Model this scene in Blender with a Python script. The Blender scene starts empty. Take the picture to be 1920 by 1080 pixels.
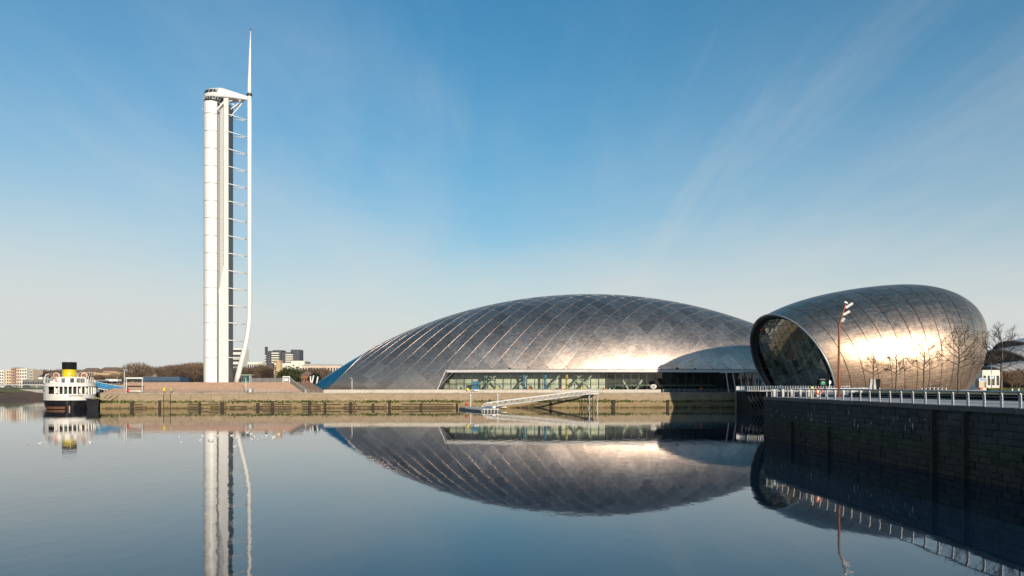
import bpy, bmesh, math, random
from mathutils import Vector, Matrix
random.seed(7)
R = math.radians
sc = bpy.context.scene
C = sc.collection

# ------------------------------------------------------------------ camera
F, YH, CH = 1493.0, 722.0, 7.5          # focal length in pixels of a 1920 wide picture, horizon row, eye height over water
cam_d = bpy.data.cameras.new('camera'); cam = bpy.data.objects.new('camera', cam_d); C.objects.link(cam)
cam.location = (0, 0, CH); cam.rotation_euler = (R(90), 0, 0)
cam_d.sensor_width = 36; cam_d.lens = 36 * F / 1920; cam_d.shift_y = (YH - 540) / 1920
cam_d.clip_start = 0.5; cam_d.clip_end = 20000
sc.camera = cam

# ------------------------------------------------------------------ light
SUN_A, SUN_E = R(23.3), R(14)            # azimuth to the right of straight behind the camera, elevation
to_sun = Vector((math.sin(SUN_A) * math.cos(SUN_E), -math.cos(SUN_A) * math.cos(SUN_E), math.sin(SUN_E)))
sd = bpy.data.lights.new('sun', 'SUN'); sd.energy = 4.8; sd.angle = R(0.53); sd.color = (1.0, 0.88, 0.72)
sun = bpy.data.objects.new('sun', sd); C.objects.link(sun); sun.location = (60, -60, 120)
sun.rotation_euler = (-to_sun).to_track_quat('-Z', 'Y').to_euler()

w = bpy.data.worlds.new('World'); sc.world = w; w.use_nodes = True
nt = w.node_tree; nt.nodes.clear(); L = nt.links.new
def wn(t, **k):
    n = nt.nodes.new(t)
    for a, b in k.items(): setattr(n, a, b)
    return n
sky = wn('ShaderNodeTexSky', sky_type='NISHITA', sun_disc=False)
sky.sun_elevation = SUN_E; sky.sun_rotation = math.pi - SUN_A
sky.altitude = 0; sky.air_density = 1.0; sky.dust_density = 0.8; sky.ozone_density = 3.0
tc = wn('ShaderNodeTexCoord'); sep = wn('ShaderNodeSeparateXYZ'); L(tc.outputs['Generated'], sep.inputs[0])
def wm(op, a, b=None):
    n = wn('ShaderNodeMath', operation=op)
    for i, x in enumerate((a, b)):
        if x is None: continue
        if hasattr(x, 'links'): L(x, n.inputs[i])
        else: n.inputs[i].default_value = x
    return n.outputs[0]
VEIL, VC = 0.022, (5.2, 5.35, 5.25)
zz = wm('ADD', wm('MAXIMUM', sep.outputs[2], 0.0), 0.12)
cmb = wn('ShaderNodeCombineXYZ'); L(wm('DIVIDE', sep.outputs[0], zz), cmb.inputs[0]); L(wm('DIVIDE', sep.outputs[1], zz), cmb.inputs[1])
def wisps(rot, scl, ns, lo, hi, amp, dist):
    mp = wn('ShaderNodeMapping'); mp.inputs['Rotation'].default_value = (0, 0, R(rot)); mp.inputs['Scale'].default_value = scl
    L(cmb.outputs[0], mp.inputs[0])
    nz = wn('ShaderNodeTexNoise'); nz.inputs['Scale'].default_value = ns; nz.inputs['Detail'].default_value = 9; nz.inputs['Roughness'].default_value = 0.6; nz.inputs['Distortion'].default_value = dist
    L(mp.outputs[0], nz.inputs['Vector'])
    cr = wn('ShaderNodeMapRange', interpolation_type='SMOOTHSTEP'); cr.inputs[1].default_value = lo; cr.inputs[2].default_value = hi; cr.inputs[3].default_value = 0; cr.inputs[4].default_value = amp
    L(nz.outputs[0], cr.inputs[0]); return cr.outputs[0]
# thin cirrostratus veil: its optical depth grows with the slant path, so it whitens towards the horizon all round
patch = wisps(14, (0.55, 0.30, 1), 0.55, 0.30, 0.72, 1.0, 0.25)
tau = wm('MULTIPLY', wm('DIVIDE', -VEIL, wm('POWER', wm('ADD', wm('MAXIMUM', sep.outputs[2], 0.0), 0.12), 3.0)), wm('ADD', 0.55, wm('MULTIPLY', patch, 0.9)))
veil = wm('SUBTRACT', 1.0, wm('POWER', 2.7183, tau))
cirrus = wm('ADD', wisps(24, (1.0, 0.16, 1), 0.9, 0.44, 0.84, 0.40, 0.4), wisps(-34, (1.3, 0.14, 1), 1.6, 0.50, 0.82, 0.20, 0.9))
cloud = wm('MINIMUM', wm('ADD', veil, wm('MULTIPLY', cirrus, wm('SUBTRACT', 1.0, veil))), 0.95)
mixc = wn('ShaderNodeMix', data_type='RGBA'); L(cloud, mixc.inputs[0]); hs = wn('ShaderNodeHueSaturation'); hs.inputs['Saturation'].default_value = 1.6; hs.inputs['Hue'].default_value = 0.486; L(sky.outputs[0], hs.inputs['Color']); L(hs.outputs[0], mixc.inputs[6]); mixc.inputs[7].default_value = (VC[0], VC[1], VC[2], 1)
bg = wn('ShaderNodeBackground'); bg.inputs[1].default_value = 0.13; L(mixc.outputs[2], bg.inputs[0])
wo = wn('ShaderNodeOutputWorld'); L(bg.outputs[0], wo.inputs[0])

sc.view_settings.view_transform = 'Standard'; sc.view_settings.look = 'None'
sc.view_settings.exposure = 0.0; sc.view_settings.gamma = 1.0; sc.view_settings.use_curve_mapping = False
sc.cycles.use_denoising = True; sc.cycles.max_bounces = 8; sc.cycles.transparent_max_bounces = 16
sc.cycles.caustics_reflective = False; sc.cycles.caustics_refractive = False; sc.cycles.sample_clamp_indirect = 4

# ------------------------------------------------------------------ helpers
def X_(px, Y): return (px - 960) * Y / F
def Z_(py, Y): return CH + (YH - py) * Y / F
def at(px, py, Y): return Vector((X_(px, Y), Y, Z_(py, Y)))

def org(o):
    v = Vector((0, 0, 0))
    while o is not None: v += o.location; o = o.parent
    return v

class MB:
    def __init__(s): s.v = []; s.f = []; s.sm = []
    def add(s, vs, fs, smooth=False):
        n = len(s.v); s.v += [Vector(p) for p in vs]; s.f += [[i + n for i in f] for f in fs]; s.sm += [smooth] * len(fs); return s
    def box(s, cx, cy, cz, sx, sy, sz, rz=0):
        c, k = math.cos(rz), math.sin(rz); vs = []
        for z in (-.5, .5):
            for x, y in ((-.5, -.5), (.5, -.5), (.5, .5), (-.5, .5)):
                a, b = x * sx, y * sy; vs.append((cx + a * c - b * k, cy + a * k + b * c, cz + z * sz))
        return s.add(vs, [(3, 2, 1, 0), (4, 5, 6, 7), (0, 1, 5, 4), (1, 2, 6, 5), (2, 3, 7, 6), (3, 0, 4, 7)])
    def bar(s, p, q, w, h=None, up=(0, 0, 1)):
        p, q = Vector(p), Vector(q); h = h or w; d = (q - p).normalized(); u = Vector(up)
        if abs(d.dot(u)) > .98: u = Vector((0, 1, 0))
        a = d.cross(u).normalized() * w / 2; b = a.cross(d).normalized() * h / 2
        vs = [p - a - b, p + a - b, p + a + b, p - a + b, q - a - b, q + a - b, q + a + b, q - a + b]
        return s.add(vs, [(3, 2, 1, 0), (4, 5, 6, 7), (0, 1, 5, 4), (1, 2, 6, 5), (2, 3, 7, 6), (3, 0, 4, 7)])
    def tube(s, pts, r, n=8, cap=True, smooth=True):
        pts = [Vector(p) for p in pts]; m = len(pts); rs = r if isinstance(r, (list, tuple)) else [r] * m
        vs = []; ref = None
        for i, p in enumerate(pts):
            d = (pts[min(i + 1, m - 1)] - pts[max(i - 1, 0)]).normalized()
            if ref is None: ref = Vector((0, 0, 1)) if abs(d.z) < .9 else Vector((1, 0, 0))
            a = (ref - d * ref.dot(d)).normalized(); ref = a; b = d.cross(a)
            for k in range(n):
                t = 2 * math.pi * k / n; vs.append(p + (a * math.cos(t) + b * math.sin(t)) * rs[i])
        fs = [(i * n + k, i * n + (k + 1) % n, (i + 1) * n + (k + 1) % n, (i + 1) * n + k) for i in range(m - 1) for k in range(n)]
        s.add(vs, fs, smooth)
        if cap:
            o = len(s.v) - m * n
            s.f += [[o + k for k in range(n)][::-1], [o + (m - 1) * n + k for k in range(n)]]; s.sm += [False, False]
        return s
    def prism(s, poly, z0, z1):
        n = len(poly); vs = [(x, y, z0) for x, y in poly] + [(x, y, z1) for x, y in poly]
        return s.add(vs, [tuple(range(n))[::-1], tuple(range(n, 2 * n))] + [(i, (i + 1) % n, n + (i + 1) % n, n + i) for i in range(n)])
    def lathe(s, c, prof, n=24, smooth=True, sx=1, sy=1):
        vs = []; m = len(prof)
        for r, z in prof:
            for k in range(n):
                t = 2 * math.pi * k / n; vs.append((c[0] + r * sx * math.cos(t), c[1] + r * sy * math.sin(t), c[2] + z))
        fs = [(i * n + k, i * n + (k + 1) % n, (i + 1) * n + (k + 1) % n, (i + 1) * n + k) for i in range(m - 1) for k in range(n)]
        s.add(vs, fs, smooth); o = len(s.v) - m * n
        s.f += [[o + k for k in range(n)][::-1], [o + (m - 1) * n + k for k in range(n)]]; s.sm += [False, False]
        return s
    def grid(s, rows, smooth=True, close=False):
        n = len(rows[0]); vs = [p for r in rows for p in r]; m = n if close else n - 1
        return s.add(vs, [(i * n + k, i * n + (k + 1) % n, (i + 1) * n + (k + 1) % n, (i + 1) * n + k) for i in range(len(rows) - 1) for k in range(m)], smooth)
    def ball(s, c, r, n=10, m=7, sc3=(1, 1, 1)):
        rows = []
        for i in range(m + 1):
            t = math.pi * i / m
            rows.append([(c[0] + r * sc3[0] * math.sin(t) * math.cos(2 * math.pi * k / n), c[1] + r * sc3[1] * math.sin(t) * math.sin(2 * math.pi * k / n), c[2] - r * sc3[2] * math.cos(t)) for k in range(n)])
        return s.grid(rows, True, True)
    def mesh(s, name, mat=None, o=Vector((0, 0, 0)), fix=False):
        me = bpy.data.meshes.new(name)
        me.from_pydata([tuple(p - o) for p in s.v], [], s.f)
        me.polygons.foreach_set('use_smooth', s.sm)
        if fix:
            b = bmesh.new(); b.from_mesh(me); bmesh.ops.recalc_face_normals(b, faces=b.faces); b.to_mesh(me); b.free()
        if mat: me.materials.append(mat)
        me.update(); return me
    def build(s, name, mat, parent=None, local=False, fix=True, stuff=False):
        o = Vector((0, 0, 0)) if local or parent is None else org(parent)
        ob = bpy.data.objects.new(name, s.mesh(name, mat, o, fix)); C.objects.link(ob)
        if parent is not None: ob.parent = parent
        if stuff: ob['kind'] = 'stuff'
        return ob

def tag(o, label, cat, group=None):
    o['label'] = label; o['category'] = cat
    if group: o['group'] = group
    return o
def thing(name, label, cat, loc=(0, 0, 0), rz=0, group=None):
    o = bpy.data.objects.new(name, None); C.objects.link(o); o.empty_display_size = .5
    o.location = loc; o.rotation_euler = (0, 0, rz); return tag(o, label, cat, group)
def struct(name, mb, mat, label=None, fix=True):
    o = mb.build(name, mat, None, fix=fix); o['kind'] = 'structure'
    if label: o['label'] = label
    return o
def piece(name, me, parent, loc=(0, 0, 0), rot=(0, 0, 0), scale=(1, 1, 1)):
    o = bpy.data.objects.new(name, me); C.objects.link(o); o.parent = parent
    o.location = loc; o.rotation_euler = rot; o.scale = scale; return o
def copy_tree(o, parent=None):
    c = o.copy(); C.objects.link(c); c.parent = parent
    for ch in list(o.children): copy_tree(ch, c)
    return c
def one(name, label, cat, mb, mat, group=None, loc=None):
    """a thing that is a single mesh, its origin at loc"""
    o = Vector(loc) if loc is not None else Vector((0, 0, 0))
    ob = bpy.data.objects.new(name, mb.mesh(name, mat, o, True)); C.objects.link(ob); ob.location = o
    return tag(ob, label, cat, group)

def clip(poly, a, b, c):
    """keep a*x+b*y <= c"""
    out = []
    for i, p in enumerate(poly):
        q = poly[(i + 1) % len(poly)]; dp = a * p[0] + b * p[1] - c; dq = a * q[0] + b * q[1] - c
        if dp <= 0: out.append(p)
        if dp * dq < 0: t = dp / (dp - dq); out.append((p[0] + (q[0] - p[0]) * t, p[1] + (q[1] - p[1]) * t))
    return out
def area(poly): return abs(sum(p[0] * q[1] - q[0] * p[1] for p, q in zip(poly, poly[1:] + poly[:1]))) / 2

# ------------------------------------------------------------------ materials
def newmat(name):
    m = bpy.data.materials.new(name); m.use_nodes = True; t = m.node_tree; b = t.nodes['Principled BSDF']; return m, t, b
def nd(t, kind, **k):
    n = t.nodes.new(kind)
    for a, b in k.items():
        if a.startswith('i_'): n.inputs[int(a[2:])].default_value = b
        else: setattr(n, a, b)
    return n
def rgb(c): return (c[0], c[1], c[2], 1)
def noise(t, vec, scale, detail=5, rough=.55, stretch=None):
    if stretch:
        m = nd(t, 'ShaderNodeMapping'); m.inputs['Scale'].default_value = stretch; t.links.new(vec, m.inputs[0]); vec = m.outputs[0]
    n = nd(t, 'ShaderNodeTexNoise'); n.inputs['Scale'].default_value = scale; n.inputs['Detail'].default_value = detail; n.inputs['Roughness'].default_value = rough
    t.links.new(vec, n.inputs['Vector']); return n.outputs[0]
def mrange(t, x, a, b, c=0., d=1.):
    n = nd(t, 'ShaderNodeMapRange'); t.links.new(x, n.inputs[0])
    for i, v in enumerate((a, b, c, d)): n.inputs[i + 1].default_value = v
    return n.outputs[0]
def mix(t, f, a, b, blend='MIX'):
    n = nd(t, 'ShaderNodeMix', data_type='RGBA', blend_type=blend)
    for i, x in ((0, f), (6, a), (7, b)):
        if hasattr(x, 'links'): t.links.new(x, n.inputs[i])
        elif i == 0: n.inputs[0].default_value = x
        else: n.inputs[i].default_value = rgb(x)
    return n.outputs[2]
def bump(t, b, h, strength=.3, dist=.05):
    n = nd(t, 'ShaderNodeBump'); n.inputs['Strength'].default_value = strength; n.inputs['Distance'].default_value = dist
    t.links.new(h, n.inputs['Height']); t.links.new(n.outputs[0], b.inputs['Normal']); return n
def coord(t, k='Object'): return nd(t, 'ShaderNodeTexCoord').outputs[k]
def M(name, c1, c2=None, scale=3., rough=.6, metal=0., bmp=0., bs=20., stretch=None, rnd=0., bd=.03):
    m, t, b = newmat(name); b.inputs['Roughness'].default_value = rough; b.inputs['Metallic'].default_value = metal
    v = coord(t); c2 = c2 or tuple(x * .78 for x in c1)
    f = mrange(t, noise(t, v, scale, 6, .6, stretch), .35, .65)
    col = mix(t, f, c1, c2)
    if rnd:
        oi = nd(t, 'ShaderNodeObjectInfo'); g = mrange(t, oi.outputs['Random'], 0, 1, 1 - rnd, 1 + rnd)
        cc = nd(t, 'ShaderNodeCombineColor')
        for i in range(3): t.links.new(g, cc.inputs[i])
        col = mix(t, 1.0, col, cc.outputs[0], 'MULTIPLY')
    t.links.new(col, b.inputs['Base Color'])
    rr = mrange(t, noise(t, v, scale * 2.3, 4), .3, .7, max(rough - .08, 0), min(rough + .08, 1)); t.links.new(rr, b.inputs['Roughness'])
    if bmp: bump(t, b, noise(t, v, bs, 6, .65), bmp, bd)
    return m

def brickwall(name, c1, c2, mortar, bw, bh, zbands=None, rough=.85, bmp=.4, streak=None, axis='X', rnd=0):
    """stone masonry in world metres; zbands: [(z_low, z_high, colour, strength)] for tide marks and growth"""
    m, t, b = newmat(name); b.inputs['Roughness'].default_value = rough
    geo = nd(t, 'ShaderNodeNewGeometry'); s = nd(t, 'ShaderNodeSeparateXYZ'); t.links.new(geo.outputs['Position'], s.inputs[0])
    cm = nd(t, 'ShaderNodeCombineXYZ'); t.links.new(s.outputs[0 if axis == 'X' else 1], cm.inputs[0]); t.links.new(s.outputs[2], cm.inputs[1])
    br = nd(t, 'ShaderNodeTexBrick'); t.links.new(cm.outputs[0], br.inputs['Vector'])
    br.inputs['Color1'].default_value = rgb(c1); br.inputs['Color2'].default_value = rgb(c2); br.inputs['Mortar'].default_value = rgb(mortar)
    br.inputs['Scale'].default_value = 1; br.inputs['Brick Width'].default_value = bw; br.inputs['Row Height'].default_value = bh; br.inputs['Mortar Size'].default_value = .035; br.inputs['Bias'].default_value = 0
    P = geo.outputs['Position']
    col = mix(t, mrange(t, noise(t, P, .5, 8, .7), .3, .7, 0, .5), br.outputs[0], tuple(x * .45 for x in c1))
    col = mix(t, mrange(t, noise(t, P, 2.4, 6, .7), .5, .75, 0, .45), col, tuple(min(1, x * 1.5) for x in c1))
    if streak:
        f = mrange(t, noise(t, P, 1.3, 7, .7, (1, 1, .12)), .6, .72, 0, .8); col = mix(t, f, col, streak)
    wob = mrange(t, noise(t, P, .9, 6, .7, (1, 1, .6)), .25, .75, -.7, .7)
    za = nd(t, 'ShaderNodeMath', operation='ADD'); t.links.new(s.outputs[2], za.inputs[0]); t.links.new(wob, za.inputs[1])
    for z0, z1, cc, st in (zbands or []):
        a = mrange(t, za.outputs[0], z0 - .18, z0 + .18); bb = mrange(t, za.outputs[0], z1 - .18, z1 + .18, 1, 0)
        mu = nd(t, 'ShaderNodeMath', operation='MULTIPLY'); t.links.new(a, mu.inputs[0]); t.links.new(bb, mu.inputs[1])
        m2 = nd(t, 'ShaderNodeMath', operation='MULTIPLY'); t.links.new(mu.outputs[0], m2.inputs[0]); m2.inputs[1].default_value = st
        col = mix(t, m2.outputs[0], col, cc)
    if rnd:
        g = mrange(t, nd(t, 'ShaderNodeObjectInfo').outputs['Random'], 0, 1, 1 - rnd, 1 + rnd); cc = nd(t, 'ShaderNodeCombineColor')
        for i in range(3): t.links.new(g, cc.inputs[i])
        col = mix(t, 1.0, col, cc.outputs[0], 'MULTIPLY')
    t.links.new(col, b.inputs['Base Color'])
    h = nd(t, 'ShaderNodeMath', operation='MULTIPLY_ADD'); t.links.new(br.outputs['Fac'], h.inputs[0]); h.inputs[1].default_value = -.6; t.links.new(noise(t, P, 3.5, 7, .7), h.inputs[2])
    bump(t, b, h.outputs[0], bmp, .12)
    return m

def titanium(name, base, rough, rows, warm, var=(.84, 1.08)):
    m, t, b = newmat(name); b.inputs['Metallic'].default_value = 1.0
    v = coord(t, 'UV')
    oi = nd(t, 'ShaderNodeObjectInfo'); ge = nd(t, 'ShaderNodeNewGeometry')
    ad = nd(t, 'ShaderNodeMath', operation='ADD'); t.links.new(oi.outputs['Random'], ad.inputs[0]); t.links.new(ge.outputs['Random Per Island'], ad.inputs[1])
    fr = nd(t, 'ShaderNodeMath', operation='FRACT'); t.links.new(ad.outputs[0], fr.inputs[0])
    br = nd(t, 'ShaderNodeTexBrick'); t.links.new(v, br.inputs['Vector']); br.offset = .5
    br.inputs['Color1'].default_value = (.80, .80, .80, 1); br.inputs['Color2'].default_value = (1.08, 1.08, 1.08, 1); br.inputs['Mortar'].default_value = (.5, .5, .5, 1)
    br.inputs['Scale'].default_value = 1; br.inputs['Brick Width'].default_value = rows[0]; br.inputs['Row Height'].default_value = rows[1]; br.inputs['Mortar Size'].default_value = rows[2]
    P = ge.outputs['Position']
    tone = mix(t, fr.outputs[0], tuple(x * var[0] for x in base), tuple(min(1, x * var[1]) for x in base))
    tone = mix(t, mrange(t, noise(t, P, 1.2, 6, .7, (1, 1, .07)), .45, .75, 0, .45), tone, tuple(x * .62 for x in base))   # run-off streaks
    tone = mix(t, mrange(t, noise(t, P, .22, 6, .7), .35, .7, 0, .6), tone, warm)
    tone = mix(t, 1.0, tone, br.outputs[0], 'MULTIPLY')
    t.links.new(tone, b.inputs['Base Color'])
    rr = mrange(t, noise(t, P, .9, 7, .75), .3, .7, rough - .08, rough + .10); t.links.new(rr, b.inputs['Roughness'])
    h = nd(t, 'ShaderNodeMath', operation='MULTIPLY_ADD'); t.links.new(br.outputs['Fac'], h.inputs[0]); h.inputs[1].default_value = -.5; t.links.new(noise(t, v, 1.1, 6, .7), h.inputs[2])
    bump(t, b, h.outputs[0], .22, .06)
    return m

def glass(name, tint, refl, rough=.02, gloss=(.9, .95, 1.0), light_fill=None):
    """tinted see-through sheet with a mirror coat that grows towards grazing"""
    m = bpy.data.materials.new(name); m.use_nodes = True; t = m.node_tree; t.nodes.clear()
    tr = nd(t, 'ShaderNodeBsdfTransparent'); tr.inputs[0].default_value = rgb(tint)
    gl = nd(t, 'ShaderNodeBsdfGlossy'); gl.inputs['Color'].default_value = rgb(gloss); gl.inputs['Roughness'].default_value = rough
    lw = nd(t, 'ShaderNodeFresnel'); lw.inputs[0].default_value = 1.5
    mx = nd(t, 'ShaderNodeMixShader'); f = mrange(t, lw.outputs[0], .04, 1, refl, 1.0)
    t.links.new(f, mx.inputs[0]); t.links.new(tr.outputs[0], mx.inputs[1]); t.links.new(gl.outputs[0], mx.inputs[2])
    geo = nd(t, 'ShaderNodeNewGeometry'); bu = nd(t, 'ShaderNodeBump'); bu.inputs['Strength'].default_value = .05; bu.inputs['Distance'].default_value = .1
    t.links.new(noise(t, geo.outputs['Position'], .5, 2), bu.inputs['Height']); t.links.new(bu.outputs[0], gl.inputs['Normal'])
    res = mx.outputs[0]
    if light_fill:                                     # diffuse layer added to brighten the panes in place of reflections, differing per pane
        df = nd(t, 'ShaderNodeBsdfDiffuse'); df.inputs[0].default_value = rgb(light_fill[0]); oi = nd(t, 'ShaderNodeObjectInfo'); ff = mrange(t, oi.outputs['Random'], 0, 1, light_fill[1], light_fill[2])
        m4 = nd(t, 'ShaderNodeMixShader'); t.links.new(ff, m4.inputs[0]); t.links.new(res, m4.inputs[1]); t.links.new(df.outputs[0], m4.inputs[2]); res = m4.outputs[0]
    o = nd(t, 'ShaderNodeOutputMaterial'); t.links.new(res, o.inputs[0]); return m

MT = {}
MT['tower_white'] = M('tower_white', (.80, .79, .76), (.72, .71, .68), .4, .42, stretch=(1, 1, .15))
MT['tower_grey'] = M('tower_grey', (.72, .71, .68), (.64, .63, .605), .6, .5, stretch=(1, 1, .2))
MT['tower_mesh'] = M('tower_mesh', (.54, .53, .505), (.45, .44, .42), 2, .55)
MT['tower_dark'] = M('tower_dark', (.055, .06, .065), (.03, .035, .04), 2, .35)
MT['dark_glass'] = M('dark_glass', (.02, .025, .03), (.035, .04, .045), 1, .06)
MT['titanium'] = titanium('titanium', (.78, .625, .51), .42, (1.4, .42, .03), (.62, .475, .38), (.66, 1.14))
MT['titanium_egg'] = titanium('titanium_egg', (.88, .63, .455), .38, (3.4, .80, .05), (.74, .51, .355))
MT['seam_metal'] = M('seam_metal', (.70, .63, .565), (.58, .52, .465), 1, .42, 1.0)
MT['seam_dark'] = M('seam_dark', (.10, .10, .105), (.06, .06, .065), 1, .5, .6)
MT['fascia'] = M('fascia', (.62, .60, .57), (.52, .50, .48), .3, .45, stretch=(1, 1, 3))
MT['blue_glass'] = M('blue_glass', (.012, .11, .22), (.01, .08, .17), .3, .12)
MT['hall_glass'] = glass('hall_glass', (.86, .90, .84), .06)
MT['egg_glass'] = glass('egg_glass', (.52, .60, .54), .24, light_fill=((.34, .40, .33), .08, .42))
MT['green_steel'] = M('green_steel', (.40, .46, .38), (.34, .40, .32), 1, .5)
MT['dark_steel'] = M('dark_steel', (.05, .055, .055), (.035, .04, .04), 2, .45)
MT['white_steel'] = M('white_steel', (.74, .74, .72), (.6, .6, .58), 2, .45)
MT['rail_paint'] = M('rail_paint', (.50, .50, .51), (.38, .38, .39), 3, .5)
MT['galv'] = M('galv', (.42, .44, .46), (.32, .34, .36), 3, .42, .6)
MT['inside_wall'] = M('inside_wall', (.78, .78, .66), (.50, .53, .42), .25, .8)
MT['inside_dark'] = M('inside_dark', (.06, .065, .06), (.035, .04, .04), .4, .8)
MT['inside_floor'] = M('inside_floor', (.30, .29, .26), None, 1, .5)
MT['corten'] = M('corten', (.30, .095, .03), (.22, .07, .025), 2, .6, bmp=.2)
MT['bark'] = M('bark', (.17, .125, .085), (.10, .075, .05), 4, .9, bmp=.4, bs=18, stretch=(1, 1, .3))
MT['twig'] = M('twig', (.06, .042, .028), (.042, .03, .02), 4, .9)
MT['far_twig'] = M('far_twig', (.17, .115, .075), (.11, .075, .05), .3, 1, rnd=.25)
MT['far_green'] = M('far_green', (.075, .085, .03), (.05, .055, .02), .3, 1, rnd=.2)
MT['evergreen'] = M('evergreen', (.02, .035, .012), (.012, .02, .008), .3, 1)
MT['grass'] = M('grass', (.11, .125, .035), (.15, .14, .06), .5, .95, bmp=.5, bs=6)
MT['mud'] = M('mud', (.13, .085, .055), (.085, .06, .045), .15, .85, bmp=.6, bs=.8, bd=.4)
MT['paving'] = M('paving', (.50, .475, .44), (.41, .39, .365), .25, .8, bmp=.15, bs=8)
MT['brick_step'] = M('brick_step', (.43, .285, .205), (.33, .22, .16), .9, .85, bmp=.3, bs=6)
MT['coping'] = M('coping', (.42, .36, .28), (.31, .26, .20), .8, .85, bmp=.4, bs=6, rnd=.18)
MT['coping_dark'] = M('coping_dark', (.16, .145, .125), (.105, .095, .085), .9, .85, bmp=.5, bs=6, rnd=.2)
MT['parapet'] = M('parapet', (.56, .50, .42), (.46, .41, .345), .3, .8, bmp=.2, bs=4)
MT['timber'] = M('timber', (.06, .045, .03), (.035, .03, .02), 1.5, .9, bmp=.5, bs=8)
MT['moss'] = M('moss', (.07, .085, .015), (.045, .055, .01), 1, 1)
MT['black_granite'] = M('black_granite', (.014, .014, .015), (.009, .009, .010), 3, .75)
MT['concrete'] = M('concrete', (.50, .49, .46), (.42, .41, .38), .8, .8, bmp=.2)
MT['hull_black'] = M('hull_black', (.010, .010, .014), (.018, .018, .022), .5, .5)
MT['ship_white'] = M('ship_white', (.78, .75, .70), (.66, .62, .56), .6, .5)
MT['copper'] = M('copper', (.50, .24, .12), (.33, .16, .08), .6, .45)
MT['yellow'] = M('yellow', (.80, .58, .01), (.74, .52, .01), .6, .4)
MT['funnel_black'] = M('funnel_black', (.015, .015, .017), (.025, .025, .027), .6, .3)
MT['blue_paint'] = M('blue_paint', (.03, .20, .40), (.05, .26, .46), .8, .5)
MT['rope'] = M('rope', (.45, .40, .22), None, 3, .9)
MT['orange'] = M('orange', (.75, .13, .03), None, 3, .5)
MT['red'] = M('red', (.55, .05, .03), None, 3, .5)
MT['green_sign'] = M('green_sign', (.02, .42, .22), None, 3, .5)
MT['teal'] = M('teal', (.05, .18, .16), None, 2, .5)
MT['brick_red'] = M('brick_red', (.30, .13, .075), (.24, .105, .06), .6, .9)
MT['sandstone'] = M('sandstone', (.52, .38, .22), (.42, .30, .18), .4, .9)
MT['beige'] = M('beige', (.62, .50, .38), (.55, .44, .34), .2, .9)
MT['pink_brick'] = M('pink_brick', (.45, .29, .22), (.38, .25, .19), .2, .9)
MT['cream'] = M('cream', (.72, .68, .58), (.64, .60, .52), .2, .9)
MT['slate'] = M('slate', (.10, .095, .10), (.07, .07, .075), .5, .8)
MT['tile_roof'] = M('tile_roof', (.27, .17, .12), (.2, .13, .1), .5, .9)
MT['hospital_dark'] = M('hospital_dark', (.075, .08, .095), (.06, .062, .075), .1, .7)
MT['window_dark'] = M('window_dark', (.03, .035, .045), (.05, .055, .065), .2, .15)
MT['shed_blue'] = M('shed_blue', (.045, .08, .12), (.05, .09, .14), .3, .6)
MT['stone_grey'] = M('stone_grey', (.20, .185, .17), (.15, .14, .13), .4, .9)
MT['armadillo'] = M('armadillo', (.50, .475, .45), (.42, .40, .38), .08, .45, .25)
MT['armadillo_edge'] = M('armadillo_edge', (.16, .12, .105), (.11, .085, .075), .2, .6)
MT['feather'] = M('feather', (.80, .79, .76), None, 5, .8)
MT['feather_grey'] = M('feather_grey', (.35, .36, .38), None, 5, .8)
MT['skin'] = M('skin', (.55, .33, .24), None, 5, .6)
MT['denim'] = M('denim', (.04, .045, .07), None, 5, .8)
MT['jacket'] = M('jacket', (.02, .16, .42), None, 5, .7)
MT['quay_stone'] = brickwall('quay_stone', (.44, .335, .22), (.35, .265, .17), (.2, .15, .1), 1.5, .5,
    [(-2, 1.5, (.25, .175, .07), .75), (1.75, 2.5, (.10, .10, .022), .75), (-2, .35, (.07, .055, .025), .8)], streak=(.09, .07, .05))
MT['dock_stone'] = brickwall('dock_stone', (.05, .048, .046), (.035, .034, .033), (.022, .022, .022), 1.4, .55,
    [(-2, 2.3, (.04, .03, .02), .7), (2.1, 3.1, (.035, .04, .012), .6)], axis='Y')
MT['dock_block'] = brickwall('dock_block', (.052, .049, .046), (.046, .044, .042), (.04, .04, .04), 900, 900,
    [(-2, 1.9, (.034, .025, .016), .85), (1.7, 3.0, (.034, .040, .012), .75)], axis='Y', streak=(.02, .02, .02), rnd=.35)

for k_ in ('hull_black', 'funnel_black', 'black_granite'): MT[k_].node_tree.nodes['Principled BSDF'].inputs['Specular IOR Level'].default_value = .12
# water
m, t, b = newmat('water'); b.inputs['Base Color'].default_value = (.004, .019, .038, 1); b.inputs['Roughness'].default_value = .02; b.inputs['IOR'].default_value = 1.38
P = nd(t, 'ShaderNodeNewGeometry').outputs['Position']
h1 = noise(t, P, .9, 4, .5, (1, .45, 1)); h2 = noise(t, P, .16, 3, .5, (1, .5, 1))
ma = nd(t, 'ShaderNodeMath', operation='MULTIPLY_ADD'); t.links.new(h2, ma.inputs[0]); ma.inputs[1].default_value = 1.6; t.links.new(h1, ma.inputs[2])
pt_ = mrange(t, noise(t, P, .02, 4, .6, (1, .35, 1)), .40, .62, .35, 1.6)   # calmer and breezier patches
mw = nd(t, 'ShaderNodeMath', operation='MULTIPLY'); t.links.new(ma.outputs[0], mw.inputs[0]); t.links.new(pt_, mw.inputs[1])
bump(t, b, mw.outputs[0], 1.0, .007)
MT['water'] = m

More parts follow.
